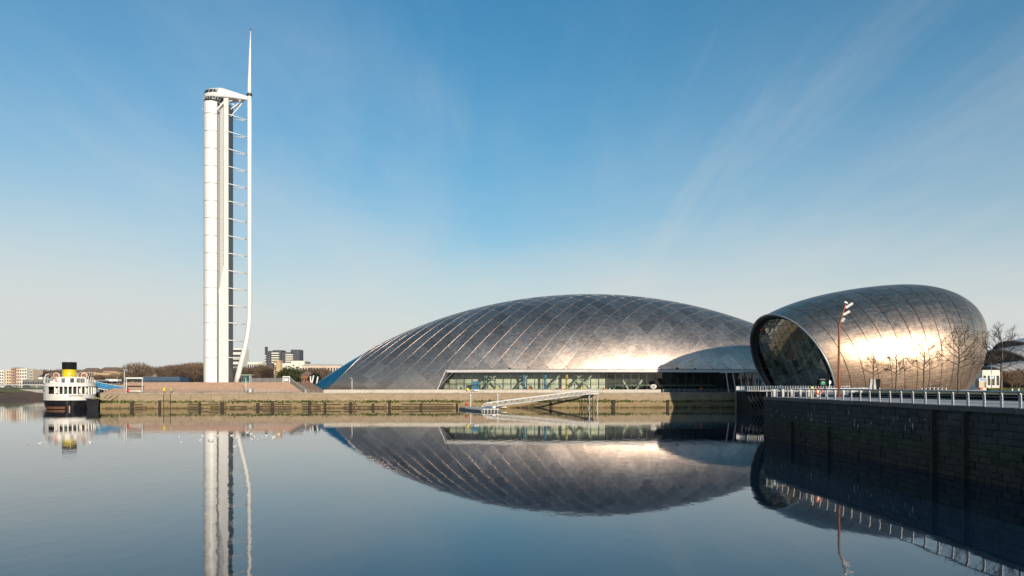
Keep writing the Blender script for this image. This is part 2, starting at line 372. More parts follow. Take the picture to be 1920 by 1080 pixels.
# ------------------------------------------------------------------ the setting
LZ, RZ, G = 5.0, 5.8, 5.8                      # far quay, right promenade
QA, QB = Vector((-131, 254, 0)), Vector((75, 268, 0))
qd = (QB - QA).normalized(); qn = Vector((qd.y, -qd.x, 0))
def Qpx(px):
    """point of the far quay's face in the direction of a picture column"""
    k = (px - 960) / F; s = (k * QA.y - QA.x) / (qd.x - k * qd.y); return QA + qd * s

wb = MB(); wb.add([(-4000, -600, 0), (4000, -600, 0), (4000, 4000, 0), (-4000, 4000, 0)], [(0, 1, 2, 3)])
struct('water', wb, MT['water'], 'calm dark blue dock water mirroring the buildings', fix=False)
land = [(-131, 254), (76, 268), (72, 225), (66, 180), (57, 125), (52, 118), (3000, 118), (5000, 9000), (-6000, 9000), (-6000, 500), (-300, 470), (-238, 444)]
land = [(p[0], p[1] + (.15 if i < 1 else .15 if i == 1 else 0)) for i, p in enumerate(land)]
gb = MB(); gb.prism(land, -1.5, LZ); g_ = gb.build('ground', MT['paving']); g_['kind'] = 'structure'
# muddy far bank with a grass verge
bk = MB(); n = 40; rows = []
for j, (dy, z) in enumerate(((0, -.6), (3, .4), (9, 2.4), (13, 3.6))):
    rows.append([(-420 + i * 5, 446 + dy + random.uniform(-1, 1) + (150 - i * 4) * .04, z + random.uniform(-.25, .25)) for i in range(n)])
bk.grid(rows); struct('riverbank', bk, MT['mud'], 'brown tidal mud bank beyond the ship')
bk = MB(); rows = []
for j, (dy, z) in enumerate(((12.5, 3.5), (17, 4.9), (26, 5.6), (60, 5.9))):
    rows.append([(-430 + i * 5.2, 446 + dy + (150 - i * 4) * .04, z + random.uniform(-.12, .12)) for i in range(n)])
bk.grid(rows); struct('grass_verge', bk, MT['grass'], 'rough green grass strip above the mud bank')
# right promenade
prom = [(36.75, -80), (600, -80), (600, 262), (79, 262), (73, 226), (67, 180), (58, 125), (51, 115.2), (36.75, 115.2)]
pb = MB(); pb.prism(prom, -1.5, RZ); struct('promenade', pb, MT['paving'], 'pale paved promenade along the dock')

# ------------------------------------------------------------------ far quay wall
qw = thing('quay_wall', 'long sunlit stone quay wall with green weed band below the dome', 'quay wall', (QA.x, QA.y, 0))
wl = MB(); ln = (QB - QA).length
def quay_box(mb, s0, s1, z0, z1, o0, o1):
    p = [QA + qd * s0 + qn * o0, QA + qd * s1 + qn * o0, QA + qd * s1 + qn * o1, QA + qd * s0 + qn * o1]
    return mb.prism([(v.x, v.y) for v in p], z0, z1)
quay_box(wl, 0, ln, -1.5, LZ - .32, -.3, .02); wl.build('masonry', MT['quay_stone'], qw)
back = Vector((-.5, .87, 0)).normalized()
rw = MB(); p0 = QA + qn * .02; p1 = p0 + back * 215; nn = Vector((-.87, -.5, 0)) * .3
rw.prism([(p0.x, p0.y), (p1.x, p1.y), ((p1 + nn).x, (p1 + nn).y), ((p0 + nn).x, (p0 + nn).y)], -1.5, LZ - .1); rw.build('masonry', MT['quay_stone'], qw)
cm_ = MB().box(0, 0, 0, 1.94, .75, .34).mesh('coping_stone', MT['coping'])
n = int(ln / 2)
for i in range(n):
    p = QA + qd * (1 + i * 2) + qn * (-.22 + random.uniform(-.03, .03))
    piece('coping_stone', cm_, qw, p - org(qw) + Vector((0, 0, LZ - .15 + random.uniform(-.03, .03))), (0, 0, math.atan2(qd.y, qd.x) + random.uniform(-.01, .01)))
fp = MB().box(0, 0, 1.15, .85, .5, 3.0).mesh('fender_pile', MT['timber'])
for px in (248, 300, 375, 417, 484, 511, 581, 610, 658, 700, 731, 790, 1033, 1150, 1252):
    p = Qpx(px) + qn * .3; h = random.uniform(.55, 1.0)
    piece('fender_pile', fp, qw, p - org(qw), (0, 0, math.atan2(qd.y, qd.x)), (random.uniform(.7, 1.2), 1, h))
rwl = random.Random(21)
for a, b in ((252, 276), (352, 428), (430, 470), (475, 548), (566, 640), (645, 725), (735, 850)):
    for z in (1.25, .55):
        p = a
        while p < b - 3:
            q = min(b, p + rwl.uniform(12, 40)); dz_ = rwl.uniform(-.12, .08)
            if rwl.random() < .78: quay_box(MB(), (Qpx(p) - QA).length, (Qpx(q - .6) - QA).length, z - .14 + dz_, z + .12 + dz_, .03, rwl.uniform(.2, .32)).build('waling', MT['timber'], qw)
            p = q
ms = MB()
for i in range(2300):
    s = random.uniform(0, ln); d = math.sin(s * .31) + math.sin(s * .117 + 2) + .8 * math.sin(s * .9)
    if d < random.uniform(-1.6, 1.2): continue
    p = QA + qd * s + qn * .02; z = random.gauss(2.1, .2) + .08 * d; r = random.uniform(.08, .3)
    ms.add([p + qd * r + Vector((0, 0, z)), p - qd * r + Vector((0, 0, z + random.uniform(-.1, .1))), p + qn * r * .8 + Vector((0, 0, z - .1)), p + Vector((0, 0, z + r)), p + Vector((0, 0, z - r * 1.4))],
           [(0, 2, 3), (2, 1, 3), (0, 4, 2), (2, 4, 1)])
ms.build('moss', MT['moss'], qw, stuff=True)
for px in (307.5, 320):
    p = Qpx(px) + qn * .2; MB().bar(p, p + Vector((0, 0, 4.6)), .16).build('ladder_rail', MT['timber'], qw)
# parapet in front of the dome
pa = thing('parapet_wall', 'low pale parapet running along the quay below the dome', 'parapet', (QA.x + 80, QA.y + 6, LZ))
s0, s1 = (Qpx(606) - QA).length, (Qpx(1241) - QA).length
N = 28
for i in range(N):
    a = s0 + (s1 - s0) * i / N; b = s0 + (s1 - s0) * (i + 1) / N - .04
    quay_box(MB(), a, b, LZ + .002, LZ + 1.02, -1.35, -.95).build('parapet_panel', MT['parapet'], pa)
qr = thing('quay_railing', 'thin grey railing on the shaded end of the far quay', 'railing', Qpx(1245) + Vector((0, 0, LZ)))
for i in range(14):
    p = Qpx(1245 + i * 10) - qn * 1.1; MB().bar(p + Vector((0, 0, LZ)), p + Vector((0, 0, LZ + 1.1)), .1).build('post', MT['galv'], qr)
a, b = Qpx(1245) - qn * 1.1, Qpx(1375) - qn * 1.1
for z in (.45, .8, 1.1): MB().tube([a + Vector((0, 0, LZ + z)), b + Vector((0, 0, LZ + z))], .05, 6).build('rail', MT['galv'], qr)

# ------------------------------------------------------------------ right dock wall
dw = thing('dock_wall', 'dark shaded stone dock wall below the white promenade railing', 'dock wall', (36.4, 85, 0))
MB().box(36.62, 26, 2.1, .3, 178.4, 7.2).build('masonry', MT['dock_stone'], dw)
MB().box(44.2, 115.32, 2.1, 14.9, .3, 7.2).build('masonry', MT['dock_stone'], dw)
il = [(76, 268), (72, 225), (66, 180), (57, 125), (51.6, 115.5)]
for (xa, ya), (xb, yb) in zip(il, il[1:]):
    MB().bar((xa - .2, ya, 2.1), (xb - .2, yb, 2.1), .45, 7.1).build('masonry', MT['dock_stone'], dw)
blk = []
for k in range(4):
    mb = MB(); w2, h2 = .688, .263; j = lambda: random.uniform(-.012, .012)
    vs = [(.12, -w2, -h2), (.12, w2, -h2), (.12, w2, h2), (.12, -w2, h2)]
    fr = [(-.10 + j() * 2, -w2 + .02 + j(), -h2 + .015 + j()), (-.10 + j() * 2, w2 - .02 + j(), -h2 + .015 + j()), (-.10 + j() * 2, w2 - .02 + j(), h2 - .015 + j()), (-.10 + j() * 2, -w2 + .02 + j(), h2 - .015 + j())]
    mid = (-.13 + j() * 2, 0, 0)
    mb.add(vs + fr + [mid], [(4, 5, 8), (5, 6, 8), (6, 7, 8), (7, 4, 8), (0, 1, 5, 4), (1, 2, 6, 5), (2, 3, 7, 6), (3, 0, 4, 7)])
    blk.append(mb)
bms = [q.mesh('stone_block', MT['dock_block'], fix=True) for q in blk]
spots = []
for row in range(10):
    z = .12 + row * .53; y = 52.5 + random.uniform(0, 1)
    while y < 114.6:
        l = min(random.choice((.9, 1.15, 1.4, 1.6, 1.9, 2.2)) * random.uniform(.9, 1.1), 115 - y); spots.append((y + l / 2, z, l)); y += l
spots.sort(key=lambda s: s[0]); rest = MB()
for i, (y, z, l) in enumerate(spots):
    k = random.randrange(4); off = 36.44 + random.uniform(-.035, .035); sy = l / 1.385
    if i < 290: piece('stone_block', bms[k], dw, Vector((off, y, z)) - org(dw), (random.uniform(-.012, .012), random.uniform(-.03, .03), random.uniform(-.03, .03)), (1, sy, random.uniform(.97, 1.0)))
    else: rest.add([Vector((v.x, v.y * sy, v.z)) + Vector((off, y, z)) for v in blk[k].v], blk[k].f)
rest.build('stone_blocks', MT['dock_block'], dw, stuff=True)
cpm = MB().box(0, 0, 0, 1.0, 1.77, .42).mesh('coping_stone', MT['coping_dark'])
for i in range(60):
    y = 8 + i * 1.8
    if y > 115: break
    piece('coping_stone', cpm, dw, Vector((36.8 + random.uniform(-.02, .02), y, RZ - .19 + random.uniform(-.015, .015))) - org(dw), (random.uniform(-.006, .006), 0, random.uniform(-.006, .006)))
for y in (68.4, 63.6, 103, 91):
    MB().bar((36.2, y, -.8), (36.2, y, 5.4 if y < 80 else 2.8), .42, .3).build('fender_pile', MT['timber'], dw)
gu = MB()
for i in range(26):
    y = random.uniform(58, 112); z = random.uniform(3.2, 4.9); l = random.uniform(.15, .7)
    gu.add([(36.27, y, z), (36.27, y + random.uniform(.08, .25), z - .05), (36.27, y + .1, z - l), (36.27, y + .02, z - l * .8)], [(0, 1, 2, 3)])
gu.build('lime_streaks', MT['concrete'], dw, stuff=True)

# promenade: raised lawn behind black granite edging, brick paving patch
lawn = [(47.5, 112), (56.8, 66.5), (120, 66.5), (120, 112)]
lb = MB(); lb.prism([(47.75, 111.8), (57, 66.8), (119.8, 66.8), (119.8, 150), (66, 150)], RZ + .002, RZ + .62); struct('lawn', lb, MT['grass'], 'raised strip of winter lawn along the promenade')
ge_ = thing('lawn_edging', 'low black stone edging wall in front of the lawn', 'wall', (52, 90, RZ))
e0, e1 = Vector((47.5, 112, 0)), Vector((56.8, 66.5, 0)); nb = 20
for i in range(nb):
    p, q = e0.lerp(e1, i / nb), e0.lerp(e1, (i + 1) / nb - .002)
    MB().bar(p + Vector((0, 0, RZ + .335)), q + Vector((0, 0, RZ + .335)), .36, .66).build('edging_block', MT['black_granite'], ge_)
MB().box(88.4, 66.5, RZ + .335, 63, .36, .66).build('edging_return', MT['black_granite'], ge_)
struct('brick_paving', MB().box(62, 58, RZ + .004, 10.5, 15.5, .008), MT['brick_step'], 'reddish brick paving patch at the end of the lawn')

# ------------------------------------------------------------------ science hall: titanium crescent
DX, DY, DZ0, DS, DH = 29.8, 307.0, 6.0, 36.0, 108.0
DR = (DH * DH + DS * DS) / (2 * DS)
def rad(x):
    u = x - DX; return max(.02, math.sqrt(max(0, DR * DR - u * u)) - (DR - DS))
def S(x, th, off=0):
    r = rad(x) + off; a = R(th); return Vector((x, DY - r * math.cos(a), DZ0 + r * math.sin(a)))
def SN(x, th):
    u = x - DX; sl = u / math.sqrt(DR * DR - u * u); a = R(th)
    return Vector((sl, -math.cos(a), math.sin(a))).normalized()
TH0, TH1 = -3.0, 84.0
ZE = 12.95                                         # underside of the eave
def the(x): return math.degrees(math.asin(min(1, (ZE - DZ0) / rad(x))))
XE0, XE1 = -77.0, 100.0                            # hall extent; titanium starts at the slanted end edge
def x_end(th): return -70.5 + (th - 0) * (18.5 / 84)
XC0, XC1 = X_(820, 283), X_(838, 281)              # slanted jamb of the window strip
hall = thing('science_hall', 'huge crescent hall clad in diamond titanium panels behind the quay', 'building', (DX, 285, LZ))
def hall_panel_polys(poly):
    # slanted left end
    k = 18.5 / 84; poly = clip(poly, -1, k, 70.5)
    poly = clip(poly, 0, 1, TH1); poly = clip(poly, 0, -1, -TH0); poly = clip(poly, 1, 0, 134)
    if len(poly) < 3: return []
    cx = sum(p[0] for p in poly) / len(poly)
    te = the(min(max(cx, XC0), 134 - 10)) if cx < 120 else 60
    # jamb line from (XC0, 0) to (XC1, te0)
    te0 = the(XC1); dx = XC1 - XC0
    left = clip(poly, te0, -dx, te0 * XC0)         # left of the jamb
    right = clip(poly, -te0, dx, -te0 * XC0)
    t0, t1 = the(min(cx - .5, 124)), the(min(cx + .5, 124)); sl = t1 - t0; tm = (t0 + t1) / 2
    right = clip(right, sl, -1, sl * cx - tm) if len(right) > 2 else []
    return [p for p in (left, right) if len(p) > 2 and area(p) > .8]
def panel_mesh(polys, name, jit):
    vs, fs, sm, nr, uv = [], [], [], [], []
    for poly in polys:
        cx = sum(p[0] for p in poly) / len(poly); ct = sum(p[1] for p in poly) / len(poly)
        sz = math.sqrt(area(poly) * .6); k = max(.5, 1 - .14 / max(sz, .3)); ring = []
        for i, p in enumerate(poly):
            q = poly[(i + 1) % len(poly)]
            for j in range(3): ring.append((p[0] + (q[0] - p[0]) * j / 3, p[1] + (q[1] - p[1]) * j / 3))
        m = len(ring); o = len(vs)
        def put(x, t, off, nz):
            vs.append(S(x, t, off)); nr.append((SN(x, t) + jit).normalized() if nz else Vector((0, 0, 0))); uv.append((x * .75 + t * .42, t * .62 - x * .4))
        for f in (k, k * .55):
            for x, t in ring: put(cx + (x - cx) * f, ct + (t - ct) * f, .16, True)
        put(cx, ct, .16, True)
        for i in range(m):
            j = (i + 1) % m; fs.append((o + i, o + j, o + m + j, o + m + i)); sm.append(True); fs.append((o + m + i, o + m + j, o + 2 * m)); sm.append(True)
        o2 = len(vs)
        for off in (.155, -.05):
            for x, t in ring: put(cx + (x - cx) * k, ct + (t - ct) * k, off, False)
        for i in range(m):
            j = (i + 1) % m; fs.append((o2 + i, o2 + m + i, o2 + m + j, o2 + j)); sm.append(False)
    return vs, fs, sm, nr, uv
def mesh_from(data, name, mat, o):
    vs, fs, sm, nr, uv = data
    me = bpy.data.meshes.new(name); me.from_pydata([tuple(v - o) for v in vs], [], fs); me.polygons.foreach_set('use_smooth', sm)
    ul = me.uv_layers.new(name='uv'); li = [0] * len(me.loops); me.loops.foreach_get('vertex_index', li)
    ul.data.foreach_set('uv', [c for i in li for c in uv[i]])
    me.normals_split_custom_set_from_vertices([tuple(v) for v in nr])
    me.materials.append(mat); return me
ST, CC = 6.4, .493                                  # seam spacing in metres, slope in metres per degree
cells = []
for i in range(-40, 40):
    for j in range(-40, 60):
        # x - CC t = i ST ; x + CC t = j ST
        pt = lambda a, b: (((a + b) * ST) / 2 - 20, ((b - a) * ST) / (2 * CC))
        poly = [pt(i, j), pt(i + 1, j), pt(i + 1, j + 1), pt(i, j + 1)]
        if max(p[1] for p in poly) < TH0 or min(p[1] for p in poly) > TH1: continue
        if max(p[0] for p in poly) < -72 or min(p[0] for p in poly) > 134: continue
        ps = hall_panel_polys(poly)
        if ps: cells.append((sum(area(p) for p in ps) * rad(poly[0][0]) * (1 if poly[0][0] < 92 else .2), ps))
cells.sort(key=lambda c: -c[0]); rest = ([], [], [], [], [])
for k, (a, ps) in enumerate(cells):
    jit = Vector((random.gauss(0, .010), 0, random.gauss(0, .010))); d = panel_mesh(ps, 'p', jit)
    if k < 296:
        o = bpy.data.objects.new('cladding_panel', mesh_from(d, 'cladding_panel', MT['titanium'], org(hall))); C.objects.link(o); o.parent = hall
    else:
        n0 = len(rest[0]); rest[0].extend(d[0]); rest[1].extend([tuple(i + n0 for i in f) for f in d[1]]); rest[2].extend(d[2]); rest[3].extend(d[3]); rest[4].extend(d[4])
if rest[0]:
    o = bpy.data.objects.new('cladding_panels', mesh_from(rest, 'cladding_panels', MT['titanium'], org(hall))); C.objects.link(o); o.parent = hall; o['kind'] = 'stuff'
# raised seams of the leading diagonal
def rib_line(c, sgn, wid, mat, name):
    seg = []; pts = []
    for k in range(0, 61):
        t = TH0 + (TH1 - TH0) * k / 60; x = c + sgn * CC * t
        ok = x > x_end(t) + .1 and x < 128
        if ok and x > XC0:
            tj = the(XC1) * (x - XC0) / (XC1 - XC0) if x < XC1 else the(min(x, 120))
            ok = t > tj + .3
        if ok: pts.append((x, t))
    if len(pts) < 3: return
    rows = []
    for x, t in pts:
        tg = Vector((1, 0, 0)); a = S(x - wid / 2, t, .10); b_ = S(x - wid / 2 * .8, t, .24); c_ = S(x + wid / 2 * .8, t, .24); d_ = S(x + wid / 2, t, .10)
        rows.append([a, b_, c_, d_])
    MB().grid(rows, False).build(name, mat, hall)
for i in range(-16, 24):
    rib_line(i * ST - 20, 1, .30, MT['seam_metal'], 'seam_rib')
for i in range(-12, 30):
    rib_line(i * ST - 20, -1, .17, MT['seam_metal'], 'cross_seam')
# roof deck under the panels
rows = []
for k in range(80):
    row = []
    for j in range(25):
        f = k / 79; t = TH0 + (TH1 - TH0) * j / 24; x0 = x_end(t); x = x0 + (133 - x0) * f; tl = the(min(x, 122)) if x > XC1 else TH0
        row.append(S(x, max(t, tl) if x > XC1 else t, -.06))
    rows.append(row)
MB().grid(rows).build('roof_deck', MT['seam_dark'], hall, fix=False)
# blue glazed tip with glazing bars
for j in range(12):
    t0, t1 = TH0 + (88 - TH0) * j / 12, TH0 + (88 - TH0) * (j + 1) / 12; rows = []
    for k in range(9):
        f = k / 8; r_ = []
        for t in (t0 + .25, t1 - .25): xa = DX - DH + .4; r_.append(S(xa + (x_end(t) - .2 - xa) * f, t, 0.02))
        rows.append(r_)
    MB().grid(rows).build('end_pane', MT['blue_glass'], hall)
rows = [[S((DX - DH + .4) + (x_end(t) - (DX - DH + .4)) * k / 8, t, -.1) for t in [TH0 + (88 - TH0) * j / 10 for j in range(11)]] for k in range(9)]
MB().grid(rows).build('end_frame', MT['dark_steel'], hall)
MB().tube([S(x_end(t), t, .15) for t in [TH0 + (TH1 - TH0) * k / 40 for k in range(41)]], .14, 8).build('end_trim', MT['seam_metal'], hall)
MB().tube([S(-53 + 186 * k / 60, TH1, .05) for k in range(61)], .30, 8).build('ridge_trim', MT['seam_metal'], hall)
# rear wall
rows = []
for k in range(61):
    x = DX - DH + .5 + (2 * DH - 1) * k / 60; rows.append([S(x, TH1, -.12), Vector((x, DY - .2, LZ))])
MB().grid(rows, False).build('rear_wall', MT['blue_glass'], hall)
# eave fascia, soffit, and the window strip
xs = [XC1 + (97 - XC1) * k / 48 for k in range(49)]
def eave(x, off, z): v = S(x, the(x), 0); return Vector((v.x, v.y + off, z))
for nm, o0, z0, z1, mt in (('gutter', -.05, ZE - .1, ZE + .22, 'seam_dark'), ('fascia', -.75, ZE - 1.05, ZE - .12, 'fascia')):
    rows = []
    for x in xs:
        rows.append([eave(x, o0, z0), eave(x, o0, z1), eave(x, o0 + 1.9, z1), eave(x, o0 + 1.9, z0)])
    MB().grid(rows, False, True).build(nm, MT[mt], hall)
MB().bar(S(XC0 - .1, 0, .1) + Vector((0, 0, -1)), eave(XC1 - .1, -.4, ZE), .28).build('jamb_trim', MT['fascia'], hall)
NB = 44; gx = [XC0 + 1.2 + (96 - XC0 - 1.2) * k / NB for k in range(NB + 1)]
ZT = ZE - 1.06
def gl_pt(x, z):
    v = S(max(x, XC1), the(max(x, XC1)), 0); return Vector((x, v.y + 1.3, z))
mull = MB().box(0, 0, 0, .14, .22, 1).mesh('mullion', MT['dark_steel'])
for k in range(NB + 1):
    p = gl_pt(gx[k], LZ); piece('mullion', mull, hall, p + Vector((0, 0, (ZT - LZ) / 2)) - org(hall), (0, 0, 0), (1, 1, ZT - LZ))
zr = (LZ + .1, LZ + 2.6, LZ + 4.7, ZT)
for k in range(NB):
    for z0, z1 in zip(zr, zr[1:]):
        jx = random.uniform(-.03, .03)
        a, b_ = gl_pt(gx[k] + .09, 0), gl_pt(gx[k + 1] - .09, 0)
        mb = MB(); mb.add([(a.x, a.y + jx, z0 + .06), (b_.x, b_.y - jx, z0 + .06), (b_.x, b_.y - jx, z1 - .06), (a.x, a.y + jx, z1 - .06)], [(0, 1, 2, 3)])
        mb.build('window_pane', MT['hall_glass'], hall, fix=False)
for z in zr[1:-1]:
    MB().tube([gl_pt(x, z) for x in gx], .09, 4, smooth=False).build('transom', MT['dark_steel'], hall)
# inside: floor, back wall in two tones, raking struts
rows = [[gl_pt(x, LZ + .05) + Vector((0, .3, 0)), gl_pt(x, LZ + .05) + Vector((0, 13, 0))] for x in gx]
MB().grid(rows, False).build('inside_floor', MT['inside_floor'], hall)
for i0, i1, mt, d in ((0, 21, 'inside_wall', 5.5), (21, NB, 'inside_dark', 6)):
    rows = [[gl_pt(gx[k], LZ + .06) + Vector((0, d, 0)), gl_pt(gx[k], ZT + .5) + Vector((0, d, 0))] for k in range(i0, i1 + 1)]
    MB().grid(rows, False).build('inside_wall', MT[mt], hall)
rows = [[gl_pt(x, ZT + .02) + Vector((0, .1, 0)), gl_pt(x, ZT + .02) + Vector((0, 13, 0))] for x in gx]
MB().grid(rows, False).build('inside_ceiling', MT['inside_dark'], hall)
for px in (838, 884, 900, 946, 960, 1005, 1020, 1060, 1080, 1110):
    d = random.choice((-1, 1)); x = X_(px, 276); a = gl_pt(x, LZ + .1) + Vector((0, 2.2, 0)); b_ = gl_pt(x + (-1 if px % 4 else 1) * 6.3, ZT) + Vector((0, 2.2, 0))
    MB().tube([a, b_], .3, 8).build('strut', MT['green_steel'], hall)
for px0, px1 in ((1166, 1180), (1202, 1188)):
    a = gl_pt(X_(px1, 276), LZ) + Vector((0, 1.5, 0)); b_ = gl_pt(X_(px0, 276), LZ + 4.2) + Vector((0, 1.5, 0)); MB().bar(a, b_, 1.3, .5).build('strut', MT['green_steel'], hall)
MB().tube([gl_pt(x, LZ + 2.4) + Vector((0, 1.5, 0)) for x in gx[22:36]], .35, 6).build('gallery_rail', MT['green_steel'], hall)
for px, mt in ((982, 'blue_paint'), (1022, 'blue_paint'), (908, 'teal'), (1062, 'yellow')):
    p = gl_pt(X_(px, 276), LZ) + Vector((0, 1.2, 0)); MB().tube([p, p + Vector((0, 0, 6.7))], .42, 10).build('column', MT[mt], hall)
MB().box(X_(891, 276), gl_pt(X_(891, 276), 0).y + 1.2, LZ + 2, 2.6, .2, 3.6).build('display_panel', MT['blue_paint'], hall)
ex_cols = ['red', 'blue_paint', 'yellow', 'cream', 'teal', 'orange', 'white_steel', 'green_sign', 'dark_steel']
for i, px in enumerate((845, 862, 930, 951, 968, 994, 1000, 1012, 1044, 1050, 1078, 1090, 1124, 1131, 1137, 1143, 1150, 1158, 1196, 1213)):
    p = gl_pt(X_(px, 276), LZ + .06) + Vector((0, random.uniform(1.5, 4), 0)); h = random.uniform(.9, 2.0); wdt = random.uniform(.6, 1.6)
    mb = MB().box(p.x, p.y, p.z + h * .35, wdt, .8, h * .7); mb.ball((p.x, p.y, p.z + h * .8), wdt * .4, 8, 6); mb.build('exhibit', MT[ex_cols[i % len(ex_cols)]], hall)

# ------------------------------------------------------------------ observation tower
TK = F / 286.0
def tw(px, py, dy=0): return at(px, py, 286 + dy)
TB = Z_(717, 286)
tower = thing('observation_tower', 'slender white rotating observation tower with cabin and needle spire', 'tower', (X_(408, 286), 286, TB))
cx, cy, zt = X_(398, 284.4), 284.4, Z_(197, 286); z_cut = Z_(547, 286)
def nose(r, a0, a1, n=22): return [(cx + r * 1.0 * math.cos(a), cy + r * 1.15 * math.sin(a)) for a in [a0 + (a1 - a0) * k / n for k in range(n + 1)]]
rr = 2.85; arc = nose(rr, R(95), R(325)); back_pts = [(X_(409.5, 286), 286.5), (X_(400, 286), 289)]
lev = [TB] + [Z_(670.5 - 32.2 * i, 286) for i in range(15)] + [zt]; lev = sorted(set(lev))
for z0, z1 in zip(lev, lev[1:]):
    mb = MB(); poly = arc + [(X_(410, 286), 285.4), (X_(410, 286), 287)]
    mb.prism(poly[22:] + [poly[0]], z0 + .02, z1 - .02); mb.grid([[(x, y, z0 + .02) for x, y in arc], [(x, y, z1 - .02) for x, y in arc]], True)
    mb.add([(x, y, z0 + .07) for x, y in arc], [tuple(range(len(arc)))]); mb.add([(x, y, z1 - .07) for x, y in arc], [tuple(range(len(arc)))])
    mb.build('shaft_panel', MT['tower_white'], tower)
inner = [(cx + (x - cx) * .96, cy + (y - cy) * .96) for x, y in arc]
MB().prism(inner + [(X_(409.6, 286), 285.6), (X_(409.6, 286), 286.8)], TB, zt).build('shaft_core', MT['tower_grey'], tower)
# lift core: wide at the bottom, slanting back to a slim column
x0, x1, x2 = X_(410.2, 282.6), X_(419.5, 282.6), X_(428, 282.6); zs0, zs1 = Z_(548, 286), Z_(500, 286)
mb = MB()
front = [(x0, TB), (x2, TB), (x2, Z_(190, 286)), (x1, Z_(190, 286)), (x1, zs1), (x0, zs0)]
vs = [(x, 282.6, z) for x, z in front] + [(x, 285.3, z) for x, z in front]; nf = len(front)
vs = [(x, 282.6 if y < 283 else 283.2, z) for x, y, z in vs]; mb.add(vs, [tuple(range(nf)), tuple(range(nf, 2 * nf))[::-1]] + [(i, (i + 1) % nf, nf + (i + 1) % nf, nf + i) for i in range(nf)]); mb.build('lift_core', MT['tower_grey'], tower)
MB().box((x0 + x1) / 2 - .1, 284.6, (zs0 + Z_(197, 286)) / 2, x1 - x0, 1.0, Z_(197, 286) - zs0).build('mesh_screen', MT['tower_mesh'], tower)
MB().box(x2 - .45, 285.2, (TB + Z_(200, 286)) / 2, 1.0, 4.4, Z_(200, 286) - TB).build('stair_side', MT['tower_dark'], tower)  # dark strip down the right side of the lift core
for i in range(15):
    z = Z_(670.5 - 32.2 * i, 286); pts = [(cx + (x - cx) * 1.05, cy + (y - cy) * 1.05, z) for x, y in nose(rr, R(238), R(325))]
    MB().tube(pts, .10, 6).build('ring_brace', MT['tower_grey'], tower)
# mast
mp_ = [(443, 717), (446.5, 703), (451, 684), (456, 664), (461, 642), (465, 620), (467, 600), (467.6, 580), (467.6, 500), (467.6, 400), (467.6, 300), (467.6, 178)]
MY = 3.0
MB().tube([tw(px, py, MY) for px, py in mp_], [.95, .93, .9, .88, .86, .84, .82, .8, .8, .8, .8, .78], 14).build('mast', MT['tower_white'], tower)
MB().tube([tw(467.4, 180, MY), tw(467.4, 168, MY), tw(468.5, 110, MY), tw(470, 56, MY)], [.75, .66, .42, .10], 10).build('spire', MT['tower_white'], tower)
MB().tube([tw(470, 58, MY), tw(470, 53, MY)], .14, 8).build('beacon', MT['dark_steel'], tower)
MB().lathe(tw(467.6, 178, MY), [(.95, -.5), (1.05, -.2), (1.05, .2), (.85, .5)], 14).build('collar', MT['dark_steel'], tower)
def mast_x(z):
    for (pa_, ya), (pb_, yb) in zip(mp_, mp_[1:]):
        za, zb = Z_(ya, 286), Z_(yb, 286)
        if za <= z <= zb: return X_(pa_ + (pb_ - pa_) * (z - za) / (zb - za), 289)
    return X_(467, 289)
for i in range(15):
    z = Z_(670.5 - 32.2 * i, 286) - .1; mx_ = mast_x(z) - .5
    for y in (282.4, 288.6):
        MB().tube([(x2 + (.05 if y < 284 else 0), y, z), (mx_, 286 + MY, z)], .15, 6).build('brace_arm', MT['tower_white'], tower)
# cabin: aerofoil plan, domed top
def foil(k):
    # plan outline: nose at left, tail at the mast
    xl, xr = X_(383, 286), X_(464, 286); c = xr - xl; pts = []
    for i in range(40):
        a = 2 * math.pi * i / 40; u = (1 - math.cos(a)) / 2; s_ = 1 if a < math.pi else -1
        th_ = 4.3 * (1.78 * math.sqrt(max(u, 0)) - .75 * u - 1.03 * u * u) * 1.2
        pts.append((xl + c * u, s_ * th_ * k))
    return pts
rows = []
prof = [(0, .90, 187.5), (.12, 1.0, 184.5), (.3, 1.0, 181), (.5, .97, 177), (.68, .90, 173.5), (.84, .70, 169.5), (.95, .40, 167), (1, .04, 166.2)]
for t_, k, py in prof:
    row = []
    for x, y in foil(k):
        u = (x - X_(383, 286)) / (X_(464, 286) - X_(383, 286)); z = Z_(py, 286); zl = Z_(184, 286)
        f = 1 if u < .35 else 1 - (u - .35) / .65 * .80
        zc = zl + (z - zl) * f if z > zl else z
        xx = x if k > .9 else X_(383, 286) + (x - X_(383, 286)) * (1) * 1 + (1 - k) * 3.2 * (1 - u)
        row.append((xx, 286.0 + y, zc))
    rows.append(row)
cb = MB(); cb.grid(rows, True, True); nn_ = len(rows[0]); cb.f += [list(range(nn_))[::-1], [len(cb.v) - nn_ + k for k in range(nn_)]]; cb.sm += [False, True]
cb.build('cabin', MT['tower_white'], tower)
def cab(a_deg, py):
    """point on the near side of the cabin skin: plan angle of the foil, picture row for height"""
    i = a_deg / 360 * 40; i0 = int(i); f = i - i0; zq = Z_(py, 286); pv = None
    for ra, rb in zip(rows, rows[1:]):
        pa_ = Vector(ra[i0]).lerp(Vector(ra[(i0 + 1) % 40]), f); pb_ = Vector(rb[i0]).lerp(Vector(rb[(i0 + 1) % 40]), f)
        if pa_.z <= zq <= pb_.z: return pa_.lerp(pb_, (zq - pa_.z) / max(pb_.z - pa_.z, 1e-4))
    return pb_
